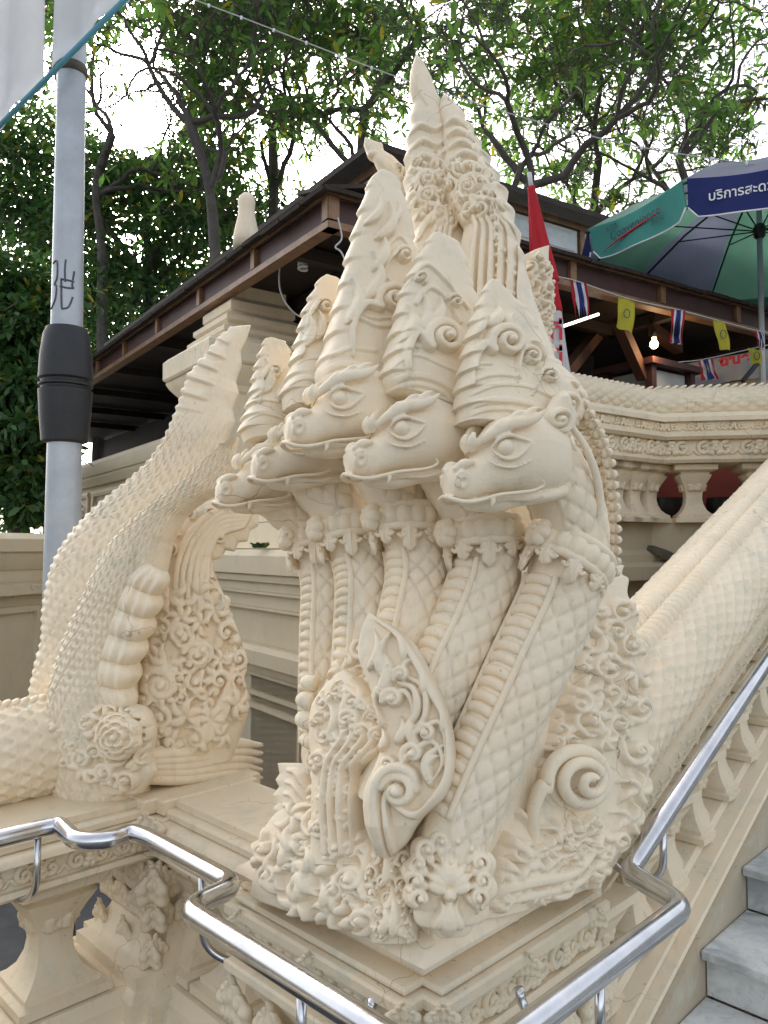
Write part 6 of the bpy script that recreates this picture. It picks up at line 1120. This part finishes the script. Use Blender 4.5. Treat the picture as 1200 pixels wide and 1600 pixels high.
T1 = frangipani('frangipani_tree', 'frangipani tree with a dark forked trunk, left of the pavilion roof', g3(345, 11), [P(340, 520, 11), P(336, 400, 11), P(326, 290, 11), P(296, 190, 10.9)], .105, [((-.5, .0, .9), 1.0), ((.6, -.2, .7), 1.05), ((-.9, .3, .35), 1.0), ((.2, .5, .9), .9), ((.9, .1, .25), 1.05)], 7, 11, ln0=1.05)
T2 = frangipani('frangipani_tree', 'frangipani tree rising just behind the tallest crown', g3(575, 12), [P(570, 450, 12), P(562, 280, 12), P(570, 170, 12)], .105, [((.5, .0, .8), 1.0), ((-.6, -.2, .8), 1.05), ((.8, -.3, .45), 1.0), ((-.3, .4, .9), .9), ((-.9, -.1, .3), 1.0)], 7, 23, ln0=1.25)
T3 = frangipani('frangipani_tree', 'frangipani tree with a thick bent limb, right of the tall jaw', g3(800, 11), [P(805, 480, 11), P(800, 360, 11), P(830, 290, 11)], .125, [((.9, -.1, .55), 1.15), ((.2, .1, 1.0), 1.05), ((-.6, .3, .7), 1.0), ((1.0, .3, .12), 1.1), ((-.2, -.5, .9), .95)], 7, 37, ln0=1.3)
T4 = frangipani('frangipani_tree', 'frangipani tree behind the open parasol', g3(1120, 12.5), [P(1115, 480, 12.5), P(1085, 330, 12.5), P(1060, 250, 12.5)], .105, [((.7, -.1, .7), 1.0), ((-.5, .2, .9), 1.05), ((.2, .4, 1.0), 1.0), ((-.9, -.2, .45), 1.0), ((.9, .2, .35), 1.0)], 7, 41, ln0=1.25)
T5 = frangipani('frangipani_tree', 'frangipani tree filling the sky above the left eave', g3(150, 13.5), [P(160, 450, 13.5), P(150, 300, 13.5), P(175, 210, 13.5)], .10, [((-.7, -.1, .7), 1.0), ((.5, .2, .8), 1.0), ((-.2, .4, 1.0), 1.0), ((.9, .1, .3), 1.0)], 7, 53, ln0=1.2)
def dup_tree(src, px, d, rz, sc, label):
    r = src.copy(); C.objects.link(r); b = g3(px, d); r.location = tuple(b); r.rotation_euler = (0, 0, rz); r.scale = (sc, sc, sc); r['label'] = label
    for ch in list(src.children): c = ch.copy(); C.objects.link(c); c.parent = r; c.matrix_parent_inverse = ch.matrix_parent_inverse.copy()
dup_tree(T2, 420, 14.5, 2.2, 1.12, 'farther frangipani tree between the left trunk and the tallest crown'); pass; dup_tree(T1, 930, 14.0, 1.3, 1.1, 'farther frangipani tree above the folded red parasol')
pass; pass; pass; pass; pass; pass
def leafy(name, label, base, top, r0, clumps, n, seed, L=(.07, .15), group=None, mat='leaf2'):
    rn = random.Random(seed); rg = np.random.default_rng(seed); t_ = thing(name, label, 'tree', base, group); tr = MB(); tr.add(*sweep_vf(cat([base, (np.array(base) + top) / 2 + rg.normal(0, .15, 3), top], 30), np.linspace(r0, r0 * .5, 30), 10, (1, 0, 0)))
    for c, r in clumps:
        m = np.array(top) * .5 + np.array(c) * .5 + rg.normal(0, .2, 3); tr.add(*sweep_vf(cat([top - UP * .3, m, np.array(c)], 14), np.linspace(r0 * .4, .02, 14), 6, (1, .2, 0)))
        for k in range(5): e = np.array(c) + rg.normal(0, 1, 3) * r * .7; tr.add(*sweep_vf(cat([m, (m + e) / 2 + rg.normal(0, .1, 3), e], 8), np.linspace(.025, .008, 8), 4, (1, .2, 0), caps=False))
    tr.obj('trunk', M['bark'], t_); w_ = np.array([r**2 for _, r in clumps]); cnt = (n * w_ / w_.sum()).astype(int); Cc, Dd = [], []
    for (c, r), k in zip(clumps, cnt):
        sub = nrm(rg.normal(0, 1, (26, 3))) * (r * rg.uniform(.35, 1.0, (26, 1))) * np.array([1, 1, .8]); idx = rg.integers(0, 26, k); v = nrm(rg.normal(0, 1, (k, 3)))
        Cc.append(np.array(c) + sub[idx] + v * r * .34 * rg.uniform(.2, 1, (k, 1))); Dd.append(nrm(v + np.array([0, 0, -.3]) + rg.normal(0, .5, (k, 3))))
    Cc, Dd = np.vstack(Cc), np.vstack(Dd); ok = sunfree(Cc, .9984); Cc, Dd = Cc[ok], Dd[ok]; l = rg.uniform(*L, len(Cc)); V, Fc = leaf_mesh(Cc, Dd, nrm(rg.normal(0, .6, (len(Cc), 3)) + UP), l, l * .42, rn); ob('crown', mesh('crown', V, Fc), M[mat], t_)
GD = 'leafy trees behind the left wall'
leafy('shade_tree', 'dense small-leaved tree between the pole and the pavilion eave', g3(230, 15), P(235, 420, 15), .2, [(P(*q), r) for q, r in (((190, 300, 15), 1.5), ((300, 380, 15), 1.4), ((130, 420, 15), 1.5), ((210, 480, 14.5), 1.4), ((170, 580, 14.5), 1.3), ((330, 300, 15.5), 1.3), ((110, 300, 15.5), 1.5), ((420, 360, 16), 1.3), ((60, 240, 16), 1.5), ((250, 240, 16), 1.4), ((20, 330, 16), 1.5))], 26000, 5, (.10, .22), GD)
leafy('shade_tree', 'dark bushy tree at the left edge beside the metal pole', g3(0, 8.5), P(-10, 600, 8.5), .12, [(P(*q), r) for q, r in (((20, 470, 8.5), .75), ((-40, 560, 8.5), .8), ((25, 600, 8.3), .6), ((10, 700, 8.2), .6), ((-40, 720, 8.2), .7), ((35, 780, 8.0), .38), ((30, 520, 8.4), .6))], 14000, 6, (.08, .17), GD)
leafy('shade_tree', 'distant pale tree low behind the left wall', g3(90, 19), P(90, 600, 19), .2, [(P(*q), r) for q, r in (((60, 560, 19), 2.0), ((180, 620, 19), 1.8), ((-40, 640, 19), 2.2), ((150, 480, 19), 2.0), ((300, 520, 20), 2.2), ((30, 760, 19), 1.6))], 12000, 7, (.14, .30), GD)
